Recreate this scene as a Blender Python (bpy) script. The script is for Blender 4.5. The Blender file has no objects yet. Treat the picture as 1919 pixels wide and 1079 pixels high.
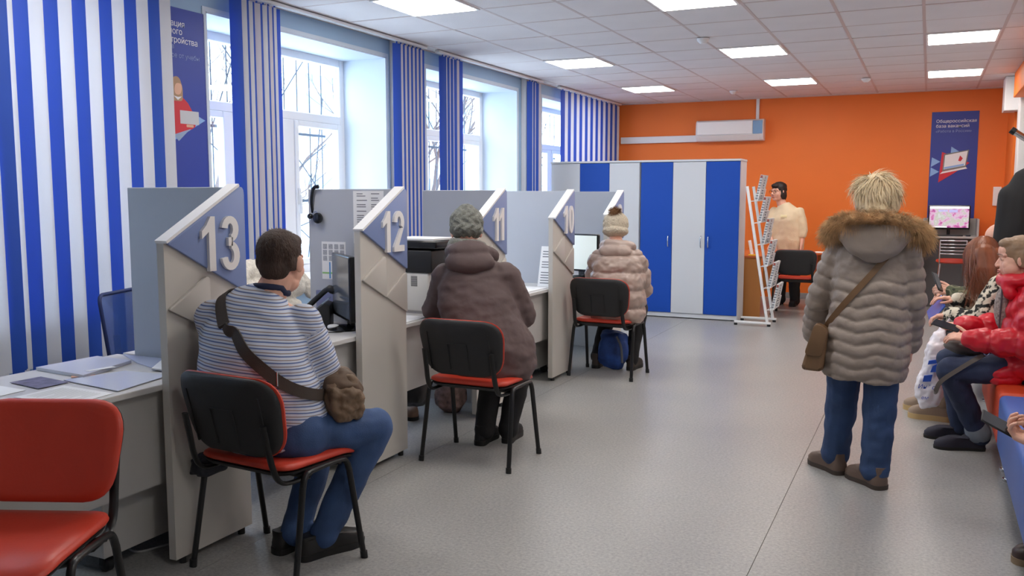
import bpy, bmesh, math, random
import numpy as np
from mathutils import Vector, Matrix, Euler, noise
from mathutils.bvhtree import BVHTree

random.seed(7)
SC = bpy.context.scene
COL = SC.collection
pi = math.pi

# ------------------------------------------------------------------ camera
F_PX = 1650.0
PITCH = math.atan(174.0 / F_PX)
YAW = math.atan(782.0 / math.hypot(F_PX, 174.0))
CAM_H = 1.5
cam_data = bpy.data.cameras.new('camera')
cam_data.sensor_fit = 'HORIZONTAL'
cam_data.sensor_width = 36.0
cam_data.lens = 36.0 * F_PX / 1919.0
cam_data.clip_start = 0.05
cam_data.clip_end = 200
cam = bpy.data.objects.new('camera', cam_data)
COL.objects.link(cam)
_fw = Vector((-math.sin(YAW) * math.cos(PITCH), math.cos(YAW) * math.cos(PITCH), -math.sin(PITCH)))
_rt = Vector((math.cos(YAW), math.sin(YAW), 0))
_up = _rt.cross(_fw)
cam.matrix_world = Matrix(((_rt.x, _up.x, -_fw.x, 0), (_rt.y, _up.y, -_fw.y, 0), (_rt.z, _up.z, -_fw.z, CAM_H), (0, 0, 0, 1)))
SC.camera = cam

# ------------------------------------------------------------------ world, exposure
w = bpy.data.worlds.new('overcast_sky')
SC.world = w
w.use_nodes = True
bgn = w.node_tree.nodes['Background']
bgn.inputs['Color'].default_value = (0.80, 0.90, 1.0, 1)
bgn.inputs['Strength'].default_value = 3.8
SC.view_settings.view_transform = 'Standard'
SC.view_settings.look = 'None'
SC.view_settings.gamma = 1.0
SC.view_settings.use_curve_mapping = False
SC.view_settings.exposure = 1.12
PANEL_LIGHT = 9.0      # emission of the ceiling light diffusers

# ------------------------------------------------------------------ helpers
def lin(r, g, b):
    def f(c):
        c /= 255.0
        return c / 12.92 if c <= 0.04045 else ((c + 0.055) / 1.055) ** 2.4
    return (f(r), f(g), f(b), 1.0)

MATS = {}
def mat(name, rgb, rough=0.5, metal=0.0, var=0.0, vscale=6.0, bump=0.0, bscale=60.0, spec=0.5, sheen=0.0, coat=0.0, stretch=None):
    if name in MATS:
        return MATS[name]
    m = bpy.data.materials.new(name)
    m.use_nodes = True
    nt = m.node_tree
    b = nt.nodes['Principled BSDF']
    c = lin(*rgb)
    b.inputs['Base Color'].default_value = c
    b.inputs['Roughness'].default_value = rough
    b.inputs['Metallic'].default_value = metal
    b.inputs['Specular IOR Level'].default_value = spec
    if sheen:
        b.inputs['Sheen Weight'].default_value = sheen
    if coat:
        b.inputs['Coat Weight'].default_value = coat
    if var or bump:
        tc = nt.nodes.new('ShaderNodeTexCoord')
        mp = nt.nodes.new('ShaderNodeMapping')
        nt.links.new(tc.outputs['Object'], mp.inputs['Vector'])
        if stretch:
            mp.inputs['Scale'].default_value = stretch
    if var:
        n = nt.nodes.new('ShaderNodeTexNoise')
        n.inputs['Scale'].default_value = vscale
        n.inputs['Detail'].default_value = 4
        nt.links.new(mp.outputs['Vector'], n.inputs['Vector'])
        r = nt.nodes.new('ShaderNodeValToRGB')
        r.color_ramp.elements[0].position = 0.3
        r.color_ramp.elements[1].position = 0.7
        r.color_ramp.elements[0].color = (c[0] * (1 - var), c[1] * (1 - var), c[2] * (1 - var), 1)
        r.color_ramp.elements[1].color = (min(1, c[0] * (1 + var)), min(1, c[1] * (1 + var)), min(1, c[2] * (1 + var)), 1)
        nt.links.new(n.outputs['Fac'], r.inputs['Fac'])
        nt.links.new(r.outputs['Color'], b.inputs['Base Color'])
    if bump:
        n2 = nt.nodes.new('ShaderNodeTexNoise')
        n2.inputs['Scale'].default_value = bscale
        n2.inputs['Detail'].default_value = 3
        nt.links.new(mp.outputs['Vector'], n2.inputs['Vector'])
        bp = nt.nodes.new('ShaderNodeBump')
        bp.inputs['Strength'].default_value = bump
        bp.inputs['Distance'].default_value = 0.01
        nt.links.new(n2.outputs['Fac'], bp.inputs['Height'])
        nt.links.new(bp.outputs['Normal'], b.inputs['Normal'])
    MATS[name] = m
    return m

def emit_mat(name, rgb, strength):
    if name in MATS:
        return MATS[name]
    m = bpy.data.materials.new(name)
    m.use_nodes = True
    b = m.node_tree.nodes['Principled BSDF']
    b.inputs['Base Color'].default_value = (0.8, 0.8, 0.8, 1)
    b.inputs['Emission Color'].default_value = lin(*rgb)
    b.inputs['Emission Strength'].default_value = strength
    MATS[name] = m
    return m

def glass_mat(name, tint=(1, 1, 1), refl=1.0):
    if name in MATS:
        return MATS[name]
    m = bpy.data.materials.new(name)
    m.use_nodes = True
    nt = m.node_tree
    nt.nodes.remove(nt.nodes['Principled BSDF'])
    out = nt.nodes['Material Output']
    t = nt.nodes.new('ShaderNodeBsdfTransparent'); t.inputs['Color'].default_value = (*tint, 1)
    g = nt.nodes.new('ShaderNodeBsdfGlossy'); g.inputs['Roughness'].default_value = 0.02
    mx = nt.nodes.new('ShaderNodeMixShader')
    mx.inputs['Fac'].default_value = 0.05
    nt.links.new(t.outputs[0], mx.inputs[1]); nt.links.new(g.outputs[0], mx.inputs[2])
    nt.links.new(mx.outputs[0], out.inputs['Surface'])
    MATS[name] = m
    return m

def sheer_mat(name, rgb, opacity):
    """woven mesh / clear film: part of the light goes straight through"""
    if name in MATS:
        return MATS[name]
    m = bpy.data.materials.new(name)
    m.use_nodes = True
    b = m.node_tree.nodes['Principled BSDF']
    b.inputs['Base Color'].default_value = lin(*rgb)
    b.inputs['Alpha'].default_value = opacity
    b.inputs['Roughness'].default_value = 0.25
    MATS[name] = m
    return m

def tag(o, label=None, cat=None, group=None, kind=None):
    if label: o['label'] = label
    if cat: o['category'] = cat
    if group: o['group'] = group
    if kind: o['kind'] = kind
    return o

def empty(name, loc=(0, 0, 0), rz=0.0, label=None, cat=None, group=None):
    o = bpy.data.objects.new(name, None)
    o.empty_display_size = 0.1
    COL.objects.link(o)
    o.location = loc
    o.rotation_euler = (0, 0, rz)
    return tag(o, label, cat, group)

def link_mesh(name, me, m, parent=None, loc=None, rot=None):
    o = bpy.data.objects.new(name, me)
    COL.objects.link(o)
    if m is not None and len(me.materials) == 0:
        me.materials.append(m)
    if parent is not None: o.parent = parent
    if loc is not None: o.location = loc
    if rot is not None: o.rotation_euler = rot
    return o

def fin(bm, smooth=None):
    bmesh.ops.recalc_face_normals(bm, faces=bm.faces[:])
    me = bpy.data.meshes.new('m')
    bm.to_mesh(me)
    bm.free()
    if smooth is not None:
        me.polygons.foreach_set('use_smooth', [True] * len(me.polygons))
        if smooth < 179:
            me.set_sharp_from_angle(angle=math.radians(smooth))
    return me

def O(name, bm, m, parent=None, smooth=None, loc=None, rot=None):
    me = fin(bm, smooth)
    me.name = name
    return link_mesh(name, me, m, parent, loc, rot)

def struct(name, bm, m, parent=None, smooth=None):
    o = O(name, bm, m, parent, smooth)
    if parent is None:
        o['kind'] = 'structure'
    return o

def B():
    return bmesh.new()

def box(bm, x0, x1, y0, y1, z0, z1, M=None, bev=0.0, seg=2):
    t = bmesh.new() if bev else bm
    vs = [t.verts.new((x, y, z)) for x in (x0, x1) for y in (y0, y1) for z in (z0, z1)]
    for f in ((0, 1, 3, 2), (4, 6, 7, 5), (0, 4, 5, 1), (2, 3, 7, 6), (0, 2, 6, 4), (1, 5, 7, 3)):
        t.faces.new([vs[i] for i in f])
    if bev:
        bmesh.ops.recalc_face_normals(t, faces=t.faces[:])
        bmesh.ops.bevel(t, geom=t.edges[:], offset=bev, segments=seg, profile=0.5, affect='EDGES')
        merge(bm, t, M)
    elif M is not None:
        for v in vs: v.co = M @ v.co
    return bm

def merge(bm, t, M=None):
    mp = {}
    for v in t.verts:
        mp[v] = bm.verts.new(M @ v.co if M is not None else v.co)
    for f in t.faces:
        try: bm.faces.new([mp[v] for v in f.verts])
        except ValueError: pass
    t.free()
    return bm

def bbox(x0, x1, y0, y1, z0, z1, bev=0.0, seg=2):
    return box(B(), x0, x1, y0, y1, z0, z1, None, bev, seg)

AX = {'yz': (Vector((0, 1, 0)), Vector((0, 0, 1)), Vector((1, 0, 0))),
      'xz': (Vector((1, 0, 0)), Vector((0, 0, 1)), Vector((0, 1, 0))),
      'xy': (Vector((1, 0, 0)), Vector((0, 1, 0)), Vector((0, 0, 1)))}
def prism(bm, pts, plane, a0, a1, bev=0.0):
    u, v, n = AX[plane]
    t = bmesh.new()
    A = [t.verts.new(u * p[0] + v * p[1] + n * a0) for p in pts]
    Bv = [t.verts.new(u * p[0] + v * p[1] + n * a1) for p in pts]
    t.faces.new(A); t.faces.new(Bv[::-1])
    k = len(pts)
    for i in range(k):
        t.faces.new([A[i], A[(i + 1) % k], Bv[(i + 1) % k], Bv[i]])
    if bev:
        bmesh.ops.recalc_face_normals(t, faces=t.faces[:])
        bmesh.ops.bevel(t, geom=t.edges[:], offset=bev, segments=2, profile=0.5, affect='EDGES')
    return merge(bm, t)

def rounded(pts, r, n=4):
    """round the corners of a 2d polygon"""
    out = []
    k = len(pts)
    for i in range(k):
        p = Vector(pts[i]); a = Vector(pts[i - 1]); b = Vector(pts[(i + 1) % k])
        rr = r[i] if isinstance(r, (list, tuple)) else r
        if rr <= 0:
            out.append(tuple(p)); continue
        da = (a - p); db = (b - p)
        ra = min(rr, da.length * 0.48); rb = min(rr, db.length * 0.48)
        pa = p + da.normalized() * ra; pb = p + db.normalized() * rb
        for j in range(n + 1):
            t = j / n
            out.append(tuple((1 - t) ** 2 * pa + 2 * t * (1 - t) * p + t * t * pb))
    return out

def smoothpath(pts, n=6):
    """Catmull-Rom through the points"""
    P = [Vector(p) for p in pts]
    P = [P[0] * 2 - P[1]] + P + [P[-1] * 2 - P[-2]]
    out = []
    for i in range(1, len(P) - 2):
        p0, p1, p2, p3 = P[i - 1:i + 3]
        for j in range(n):
            t = j / n
            out.append(0.5 * ((2 * p1) + (p2 - p0) * t + (2 * p0 - 5 * p1 + 4 * p2 - p3) * t * t + (3 * p1 - p0 - 3 * p2 + p3) * t ** 3))
    out.append(P[-2].copy())
    return out

def tube(bm, pts, r, n=8, flat=1.0, ref=None, close=False):
    """sweep a circle (or flattened circle: flat = thickness ratio along the frame's second axis)"""
    P = [Vector(p) for p in pts]
    k = len(P)
    rings = []
    prev = None
    for i, p in enumerate(P):
        if close: d = P[(i + 1) % k] - P[i - 1]
        else: d = P[min(i + 1, k - 1)] - P[max(i - 1, 0)]
        if d.length < 1e-9: d = Vector((0, 0, 1))
        d.normalize()
        if prev is None:
            a = Vector(ref) if ref is not None else (Vector((0, 0, 1)) if abs(d.z) < 0.9 else Vector((1, 0, 0)))
        else:
            a = prev
        a = (a - d * a.dot(d))
        if a.length < 1e-6: a = d.orthogonal()
        a.normalize()
        prev = a
        b = d.cross(a)
        rr = r[i] if isinstance(r, (list, tuple)) else r
        rings.append([bm.verts.new(p + (a * math.cos(2 * pi * j / n) + b * math.sin(2 * pi * j / n) * flat) * rr) for j in range(n)])
    for i in range(k - 1 if not close else k):
        A, C = rings[i], rings[(i + 1) % k]
        for j in range(n):
            bm.faces.new([A[j], A[(j + 1) % n], C[(j + 1) % n], C[j]])
    if not close:
        bm.faces.new(rings[0][::-1]); bm.faces.new(rings[-1])
    return bm

def lathe(bm, prof, n=20, M=None):
    rings = []
    for (r, z) in prof:
        if r < 1e-5:
            rings.append([bm.verts.new((0, 0, z))])
        else:
            rings.append([bm.verts.new((r * math.cos(2 * pi * j / n), r * math.sin(2 * pi * j / n), z)) for j in range(n)])
    vs = [v for q in rings for v in q]
    for A, C in zip(rings, rings[1:]):
        for j in range(n):
            a = [A[j % len(A)], A[(j + 1) % len(A)]] if len(A) > 1 else [A[0]]
            c = [C[(j + 1) % len(C)], C[j % len(C)]] if len(C) > 1 else [C[0]]
            if len(a) + len(c) >= 3:
                bm.faces.new(a + c)
    for q, flip in ((rings[0], True), (rings[-1], False)):
        if len(q) > 1: bm.faces.new(q[::-1] if flip else q)
    if M is not None:
        for v in vs: v.co = M @ v.co
    return bm

def pillow(bm, outline, fmap, t_front, t_back, rings=(1.0, 0.985, 0.94, 0.8, 0.5)):
    """a padded plate: outline in (u, v), fmap(u, v, w) -> xyz, w = height above the sheet"""
    cu = sum(p[0] for p in outline) / len(outline); cv = sum(p[1] for p in outline) / len(outline)
    k = len(outline)
    def ring(s, w):
        return [bm.verts.new(fmap(cu + (p[0] - cu) * s, cv + (p[1] - cv) * s, w)) for p in outline]
    def side(t, sgn):
        rs = [ring(s, sgn * t * (1 - s ** 14) ** 0.5 if s < 1 else 0) for s in rings[1:]]
        return rs, bm.verts.new(fmap(cu, cv, sgn * t))
    edge = ring(1.0, 0)
    for (t, sgn) in ((t_front, 1), (t_back, -1)):
        rs, c = side(t, sgn)
        prevr = edge
        for r in rs:
            for j in range(k):
                bm.faces.new([prevr[j], prevr[(j + 1) % k], r[(j + 1) % k], r[j]])
            prevr = r
        for j in range(k):
            bm.faces.new([prevr[j], prevr[(j + 1) % k], c])
    return bm

def wallM(origin, right, up=(0, 0, 1)):
    r = Vector(right).normalized(); u = Vector(up).normalized(); n = r.cross(u)
    o = Vector(origin)
    return Matrix(((r.x, u.x, n.x, o.x), (r.y, u.y, n.y, o.y), (r.z, u.z, n.z, o.z), (0, 0, 0, 1)))

def text(name, body, size, m, M, parent=None, extrude=0.0005, offset=0.0, sx=1.0, align='LEFT', bevel=0.0):
    cu = bpy.data.curves.new('t', 'FONT')
    cu.body = body
    cu.size = size
    cu.extrude = extrude
    cu.offset = offset
    cu.bevel_depth = bevel
    cu.align_x = align
    cu.resolution_u = 4
    t = bpy.data.objects.new('t', cu)
    COL.objects.link(t)
    dg = bpy.context.evaluated_depsgraph_get()
    me = bpy.data.meshes.new_from_object(t.evaluated_get(dg))
    bpy.data.objects.remove(t); bpy.data.curves.remove(cu)
    me.transform(M @ Matrix.Diagonal((sx, 1, 1, 1)))
    me.materials.clear()
    return link_mesh(name, me, m, parent)

def copy_tree(o, parent=None):
    c = o.copy()
    COL.objects.link(c)
    c.parent = parent
    if parent is not None:
        c.matrix_parent_inverse = o.matrix_parent_inverse.copy()
    for ch in list(o.children):
        copy_tree(ch, c)
    return c

def rel(bm, o):
    """shift world-coordinate geometry so that it is local to the empty o (no rotation)"""
    bmesh.ops.translate(bm, verts=bm.verts[:], vec=-Vector(o.location))
    return bm
# ------------------------------------------------------------------ the room
XL, XR, YB, YF, H = -4.5, 1.30, 13.38, -2.6, 2.90
m_wallblue = mat('wall_paint_blue', (160, 190, 220), 0.6, var=0.03, vscale=2)
m_reveal = mat('reveal_paint', (206, 218, 232), 0.55)
m_orange = mat('wall_paint_orange', (240, 121, 40), 0.55, var=0.03, vscale=1.5)
m_white = mat('white_plastic', (235, 235, 235), 0.4)
m_whitep = mat('white_paint', (228, 226, 226), 0.5)
m_tile = mat('mineral_tile', (230, 226, 226), 0.9, var=0.03, vscale=2.0, bump=0.25, bscale=120)
m_grid = mat('grid_metal', (206, 192, 188), 0.5)

# floor: linoleum sheets with welded seams
def floor_mat():
    m = bpy.data.materials.new('linoleum'); m.use_nodes = True
    nt = m.node_tree; b = nt.nodes['Principled BSDF']
    tc = nt.nodes.new('ShaderNodeTexCoord')
    n1 = nt.nodes.new('ShaderNodeTexNoise'); n1.inputs['Scale'].default_value = 70; n1.inputs['Detail'].default_value = 6; n1.inputs['Roughness'].default_value = 0.7
    n2 = nt.nodes.new('ShaderNodeTexNoise'); n2.inputs['Scale'].default_value = 1.3; n2.inputs['Detail'].default_value = 4
    for n in (n1, n2): nt.links.new(tc.outputs['Object'], n.inputs['Vector'])
    r1 = nt.nodes.new('ShaderNodeValToRGB')
    r1.color_ramp.elements[0].position = 0.33; r1.color_ramp.elements[0].color = lin(138, 138, 138)
    r1.color_ramp.elements[1].position = 0.66; r1.color_ramp.elements[1].color = lin(176, 175, 173)
    nt.links.new(n1.outputs['Fac'], r1.inputs['Fac'])
    r2 = nt.nodes.new('ShaderNodeValToRGB')
    r2.color_ramp.elements[0].position = 0.3; r2.color_ramp.elements[0].color = (0.88, 0.88, 0.89, 1)
    r2.color_ramp.elements[1].position = 0.7; r2.color_ramp.elements[1].color = (1.0, 0.99, 0.97, 1)
    nt.links.new(n2.outputs['Fac'], r2.inputs['Fac'])
    mx = nt.nodes.new('ShaderNodeMix'); mx.data_type = 'RGBA'; mx.blend_type = 'MULTIPLY'; mx.inputs['Factor'].default_value = 1.0
    nt.links.new(r1.outputs['Color'], mx.inputs['A']); nt.links.new(r2.outputs['Color'], mx.inputs['B'])
    nt.links.new(mx.outputs['Result'], b.inputs['Base Color'])
    b.inputs['Roughness'].default_value = 0.33
    b.inputs['Specular IOR Level'].default_value = 0.4
    bp = nt.nodes.new('ShaderNodeBump'); bp.inputs['Strength'].default_value = 0.12; bp.inputs['Distance'].default_value = 0.002
    nt.links.new(n1.outputs['Fac'], bp.inputs['Height']); nt.links.new(bp.outputs['Normal'], b.inputs['Normal'])
    return m
m_floor = floor_mat()
floor = struct('floor', bbox(XL - 0.7, XR + 0.3, YF - 0.2, YB + 0.2, -0.14, -0.004), mat('floor_seam', (120, 112, 104), 0.6))
for (a, b_) in ((XL - 0.05, -2.588), (-2.585, -0.588), (-0.585, XR + 0.01)):
    O('linoleum_sheet', bbox(a, b_, YF, YB, -0.003, 0.0), m_floor, floor)

# window wall: piers, lintel band and parapet around four openings
WINS = [(1.75, 3.96), (4.66, 6.87), (7.56, 9.69), (10.43, 12.56)]
SILL, HEAD = 0.82, 2.74
DEEP = 0.46
wl = B()
edges = [YF] + [e for wv in WINS for e in wv] + [YB]
for i in range(0, len(edges), 2):
    box(wl, XL - DEEP - 0.1, XL, edges[i], edges[i + 1], 0, H)
for (a, b_) in WINS:
    box(wl, XL - DEEP - 0.1, XL, a, b_, 0, SILL)
    box(wl, XL - DEEP - 0.1, XL, a, b_, HEAD, H)
wall_left = struct('wall_left', wl, m_wallblue)
struct('wall_back', bbox(XL - 0.1, XR + 0.2, YB, YB + 0.15, 0, H), m_orange)
struct('wall_front', bbox(XL - 0.1, XR + 0.2, YF - 0.15, YF, 0, H), m_whitep)
struct('wall_right', bbox(XR, XR + 0.15, YF, 12.35, 0, H), m_whitep)
struct('wall_right_return', bbox(0.89, XR + 0.15, 12.35, YB, 0, H), m_orange)
struct('trim_1', bbox(0.90, XR, 11.85, 12.12, 0, H, 0.01), m_whitep)          # white pilaster by the right wall
struct('trim_2', bbox(0.76, XR, 12.12, 12.5, 2.50, H, 0.008), m_whitep)       # boxed beam end at the corner
struct('trim_3', bbox(0.83, XR, 4.0, 11.84, 2.62, H, 0.008), m_orange)         # boxed beam along the right wall
struct('baseboard_back', bbox(-2.0, 0.89, YB - 0.02, YB, 0, 0.08, 0.004), mat('grey_plinth', (150, 148, 146), 0.5))

# window linings, sills, frames
m_frame = mat('window_upvc', (240, 242, 246), 0.35)
m_pane = glass_mat('pane_glass', (0.96, 0.985, 1.0))
m_bar = mat('grille_steel', (70, 78, 92), 0.5)
for i, (a, b_) in enumerate(WINS):
    wn = empty('window_%d' % (i + 1), (XL - DEEP, (a + b_) / 2, SILL)); wn['kind'] = 'structure'
    xo = XL - DEEP
    bm = B()
    box(bm, xo, XL + 0.004, a - 0.001, a + 0.012, SILL, HEAD); box(bm, xo, XL + 0.004, b_ - 0.012, b_ + 0.001, SILL, HEAD)
    box(bm, xo, XL + 0.004, a, b_, HEAD - 0.012, HEAD + 0.001)
    O('reveal_lining', rel(bm, wn), m_reveal, wn)
    bm = B()   # corner bead round the opening
    for (y0, y1, z0, z1) in ((a - 0.03, a, SILL, HEAD + 0.03), (b_, b_ + 0.03, SILL, HEAD + 0.03), (a, b_, HEAD, HEAD + 0.03)):
        box(bm, XL, XL + 0.008, y0, y1, z0, z1)
    O('corner_bead', rel(bm, wn), m_reveal, wn)
    O('window_sill', rel(bbox(xo, XL + 0.06, a - 0.03, b_ + 0.03, SILL - 0.03, SILL + 0.006, 0.008), wn), m_white, wn)
    x0, x1 = xo - 0.07, xo
    bm = B()
    zt = HEAD - 0.56      # transom
    T = 0.075
    for args in ((a, a + T, SILL, HEAD), (b_ - T, b_, SILL, HEAD), (a + T, b_ - T, SILL, SILL + T), (a + T, b_ - T, HEAD - T, HEAD), (a + T, b_ - T, zt - T / 2, zt + T / 2)):
        box(bm, x0, x1, args[0], args[1], args[2], args[3], None, 0.006, 1)
    m1 = a + (b_ - a) * 0.33; m2 = a + (b_ - a) * 0.64
    O('window_frame', rel(bm, wn), m_frame, wn)
    for my in (m1, m2):
        O('mullion', rel(bbox(x0, x1, my - 0.06, my + 0.06, SILL + T, zt - T / 2, 0.006, 1), wn), m_frame, wn)
    ys = [a + T, m1 - 0.06, m1 + 0.06, m2 - 0.06, m2 + 0.06, b_ - T]
    for q in range(3):
        s = bmesh.new()
        for (p0, p1, q0, q1) in ((ys[2 * q], ys[2 * q] + 0.05, SILL + T, zt - T / 2), (ys[2 * q + 1] - 0.05, ys[2 * q + 1], SILL + T, zt - T / 2), (ys[2 * q] + 0.05, ys[2 * q + 1] - 0.05, SILL + T, SILL + T + 0.05), (ys[2 * q] + 0.05, ys[2 * q + 1] - 0.05, zt - T / 2 - 0.05, zt - T / 2)):
            box(s, x0 + 0.01, x1 + 0.012, p0 + 0.001, p1 - 0.001, q0 + 0.001, q1 - 0.001, None, 0.005, 1)
        so = O('sash', rel(s, wn), m_frame, wn)
        O('pane', rel(bbox(x0 + 0.03, x0 + 0.036, ys[2 * q] + 0.05, ys[2 * q + 1] - 0.05, SILL + T + 0.05, zt - T / 2 - 0.05), wn), m_pane, so)
        if q == 2:
            hb = bbox(x1 + 0.012, x1 + 0.03, ys[2 * q] + 0.012, ys[2 * q] + 0.04, 1.42, 1.56, 0.004)
            box(hb, x1 + 0.03, x1 + 0.045, ys[2 * q] + 0.018, ys[2 * q] + 0.036, 1.34, 1.5, None, 0.004)
            O('handle', rel(hb, wn), m_white, so)
    O('pane', rel(bbox(x0 + 0.03, x0 + 0.036, a + T, b_ - T, zt + T / 2, HEAD - T), wn), m_pane, wn)
    # steel grille outside: verticals and sun-ray diagonals
    bm = B()
    xg = x0 - 0.16
    k = 13
    for j in range(k):
        y = a + 0.05 + (b_ - a - 0.1) * j / (k - 1)
        tube(bm, [(xg, y, SILL - 0.05), (xg, y, HEAD + 0.02)], 0.006, 5)
    for z in (SILL, 1.45, 2.05, HEAD - 0.02):
        box(bm, xg - 0.004, xg + 0.004, a, b_, z - 0.012, z + 0.012)
    cy, cz = a + 0.2, SILL
    for ang in (14, 30, 48, 66):
        L = 2.6
        e = Vector((xg + 0.008, cy + L * math.cos(math.radians(ang)), cz + L * math.sin(math.radians(ang))))
        if e.z > HEAD: f_ = (HEAD - cz) / (e.z - cz); e = Vector((xg + 0.008, cy + (e.y - cy) * f_, HEAD))
        if e.y > b_: f_ = (b_ - cy) / (e.y - cy); e = Vector((xg + 0.008, b_, cz + (e.z - cz) * f_))
        tube(bm, [(xg + 0.008, cy, cz), e], 0.006, 5)
    for (p0, p1) in (((b_ - 0.1, 1.0), (a + 0.3, 2.2)), ((b_ - 0.05, 1.5), (a + 0.9, 2.7)), ((b_ - 0.3, SILL), (b_ - 0.02, 2.4))):
        tube(bm, [(xg - 0.008, p0[0], p0[1]), (xg - 0.008, p1[0], p1[1])], 0.006, 5)
    O('window_grille', rel(bm, wn), m_bar, wn)

# white service pipes boxed in beside the windows, headrail cornice
for y in (6.985, 9.86):
    struct('trim_%d' % (4 + int(y > 8)), bbox(XL, XL + 0.07, y - 0.055, y + 0.055, 0, H, 0.006), m_whitep)

# ceiling: grid and tiles
ceil = struct('ceiling', bbox(XL - 0.1, XR + 0.2, YF - 0.1, YB + 0.1, H + 0.03, H + 0.12), mat('ceiling_slab', (120, 118, 116), 0.8))
GX0, GP, GQ, GY0 = -0.10, 0.606, 0.6375, 8.66
gx = [GX0 + GP * k for k in range(-8, 4)]
gx = [x for x in gx if XL < x < XR]
gxe = [XL] + gx + [XR]
gy = [GY0 + GQ * k for k in range(-18, 9)]
gy = [y for y in gy if YF < y < YB - 0.02]
gye = [YF] + gy + [YB]
gb = B()
for x in gx: box(gb, x - 0.012, x + 0.012, YF, YB, H + 0.001, H + 0.02)
for y in gy: box(gb, XL, XR, y - 0.012, y + 0.012, H + 0.0015, H + 0.019)
for (x0_, x1_, y0_, y1_) in ((XL, XL + 0.02, YF, YB), (XR - 0.02, XR, YF, YB), (XL, XR, YB - 0.02, YB)):
    box(gb, x0_, x1_, y0_, y1_, H - 0.005, H + 0.015)
O('ceiling_grid', gb, m_grid, ceil)
LIGHTS = []
for (lx, ly) in ((-3.736, 5.47), (-1.918, 6.11), (-3.736, 8.66), (-1.918, 8.66), (-0.10, 8.66), (-3.736, 11.21), (-1.918, 11.21), (-0.10, 11.21),
                 (-0.10, 6.11), (-1.918, 3.56), (-0.10, 3.56), (-0.10, 1.01), (-3.736, 2.92)):
    LIGHTS.append((lx, ly))
tmesh = {}
for i in range(len(gxe) - 1):
    for j in range(len(gye) - 1):
        x0_, x1_, y0_, y1_ = gxe[i], gxe[i + 1], gye[j], gye[j + 1]
        if any(abs(x0_ - lx) < 0.15 and abs(y0_ - ly) < 0.2 for lx, ly in LIGHTS):
            continue
        key = (round(x1_ - x0_, 3), round(y1_ - y0_, 3))
        if key not in tmesh:
            me = fin(bbox(-key[0] / 2 + 0.006, key[0] / 2 - 0.006, -key[1] / 2 + 0.006, key[1] / 2 - 0.006, 0, 0.012, 0.004, 1))
            me.materials.append(m_tile)
            tmesh[key] = me
        t = link_mesh('ceiling_tile', tmesh[key], None, ceil, ((x0_ + x1_) / 2, (y0_ + y1_) / 2, H + 0.003 + random.uniform(-0.0015, 0.0015)), (random.uniform(-0.003, 0.003), random.uniform(-0.003, 0.003), 0))
m_diff = emit_mat('led_diffuser', (255, 250, 242), PANEL_LIGHT)
lplace = ['nearest the window wall, at the top edge of the view', 'at the top edge of the view, middle row', 'in the window row, above counter 11', 'in the middle row, nearer one of the pair', 'in the aisle row on the right, nearer one', 'in the window row, near the orange wall', 'in the middle row, near the orange wall', 'in the aisle row on the right, near the orange wall']
for i, (lx, ly) in enumerate(LIGHTS):
    e = empty('ceiling_light', (lx + GP / 2, ly + GQ / 2, H), 0, 'square white ceiling light panel ' + (lplace[i] if i < 8 else ('just out of view on the right, above the standing woman', 'out of view above the man in stripes', 'out of view above the seated person at the right edge', 'out of view above the camera', 'out of view above the desk with papers')[i - 8]), 'ceiling light', 'square light panels in the tiled ceiling')
    hx, hy = GP / 2 - 0.012, GQ / 2 - 0.012
    bm = B()
    for (a, b_, c, d) in ((-hx, hx, -hy, -hy + 0.018), (-hx, hx, hy - 0.018, hy), (-hx, -hx + 0.018, -hy + 0.018, hy - 0.018), (hx - 0.018, hx, -hy + 0.018, hy - 0.018)):
        box(bm, a, b_, c, d, -0.008, 0.02)
    O('light_frame', bm, m_white, e)
    O('diffuser', bbox(-hx + 0.018, hx - 0.018, -hy + 0.018, hy - 0.018, -0.010, 0.006, 0.003, 1), m_diff, e)
for (x, y, lb) in ((-1.90, 8.05, 'white round smoke detector on ceiling between the light panels'), (-2.45, 12.2, 'small white smoke detector on ceiling near the air conditioner'), (-0.75, 11.6, 'small white smoke detector on ceiling near the blue poster')):
    bm = lathe(B(), [(0, -0.045), (0.025, -0.045), (0.035, -0.035), (0.05, -0.022), (0.055, -0.006), (0.055, 0)], 18)
    d = O('smoke_detector', bm, m_white, None, 40, (x, y, H - 0.004)); tag(d, lb, 'smoke detector', 'smoke detectors on the ceiling')

# ------------------------------------------------------------------ outside the windows
struct('trim_6', bbox(-60, XL - 0.7, -20, 60, -1.05, -1.0), mat('snow', (240, 243, 248), 0.8, var=0.04, vscale=0.6))
bld = empty('building', (-17.0, 14.0, -1.0), 0, 'pale building across the yard seen through the windows', 'building')
m_bw = mat('facade_pale', (205, 222, 235), 0.8); m_bwin = mat('facade_glass', (110, 140, 165), 0.15)
O('wall', rel(bbox(-24, -17, -8, 34, -1, 6.4), bld), m_bw, bld)
O('plinth', rel(bbox(-17.1, -16.9, -8, 34, -1, -0.2), bld), mat('facade_plinth', (150, 165, 180), 0.8), bld)
O('roof_snow', rel(bbox(-24.2, -16.7, -8.2, 34.2, 6.4, 6.75, 0.1), bld), MATS['snow'], bld)
for k in range(13):
    for z in (0.5, 3.5):
        y = -6.4 + k * 3.1
        fo = O('window', rel(bbox(-17.05, -16.97, y, y + 1.5, z, z + 1.7), bld), m_frame, bld)
        pb = B()
        for (a, b_, c, d) in ((0.08, 0.9, 0.08, 1.1), (0.98, 1.42, 0.08, 1.1), (0.08, 1.42, 1.2, 1.62)):
            box(pb, -16.98, -16.95, y + a, y + b_, z + c, z + d)
        O('pane', rel(pb, bld), m_bwin, fo)
m_bark = mat('bark', (88, 78, 78), 0.9)
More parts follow.
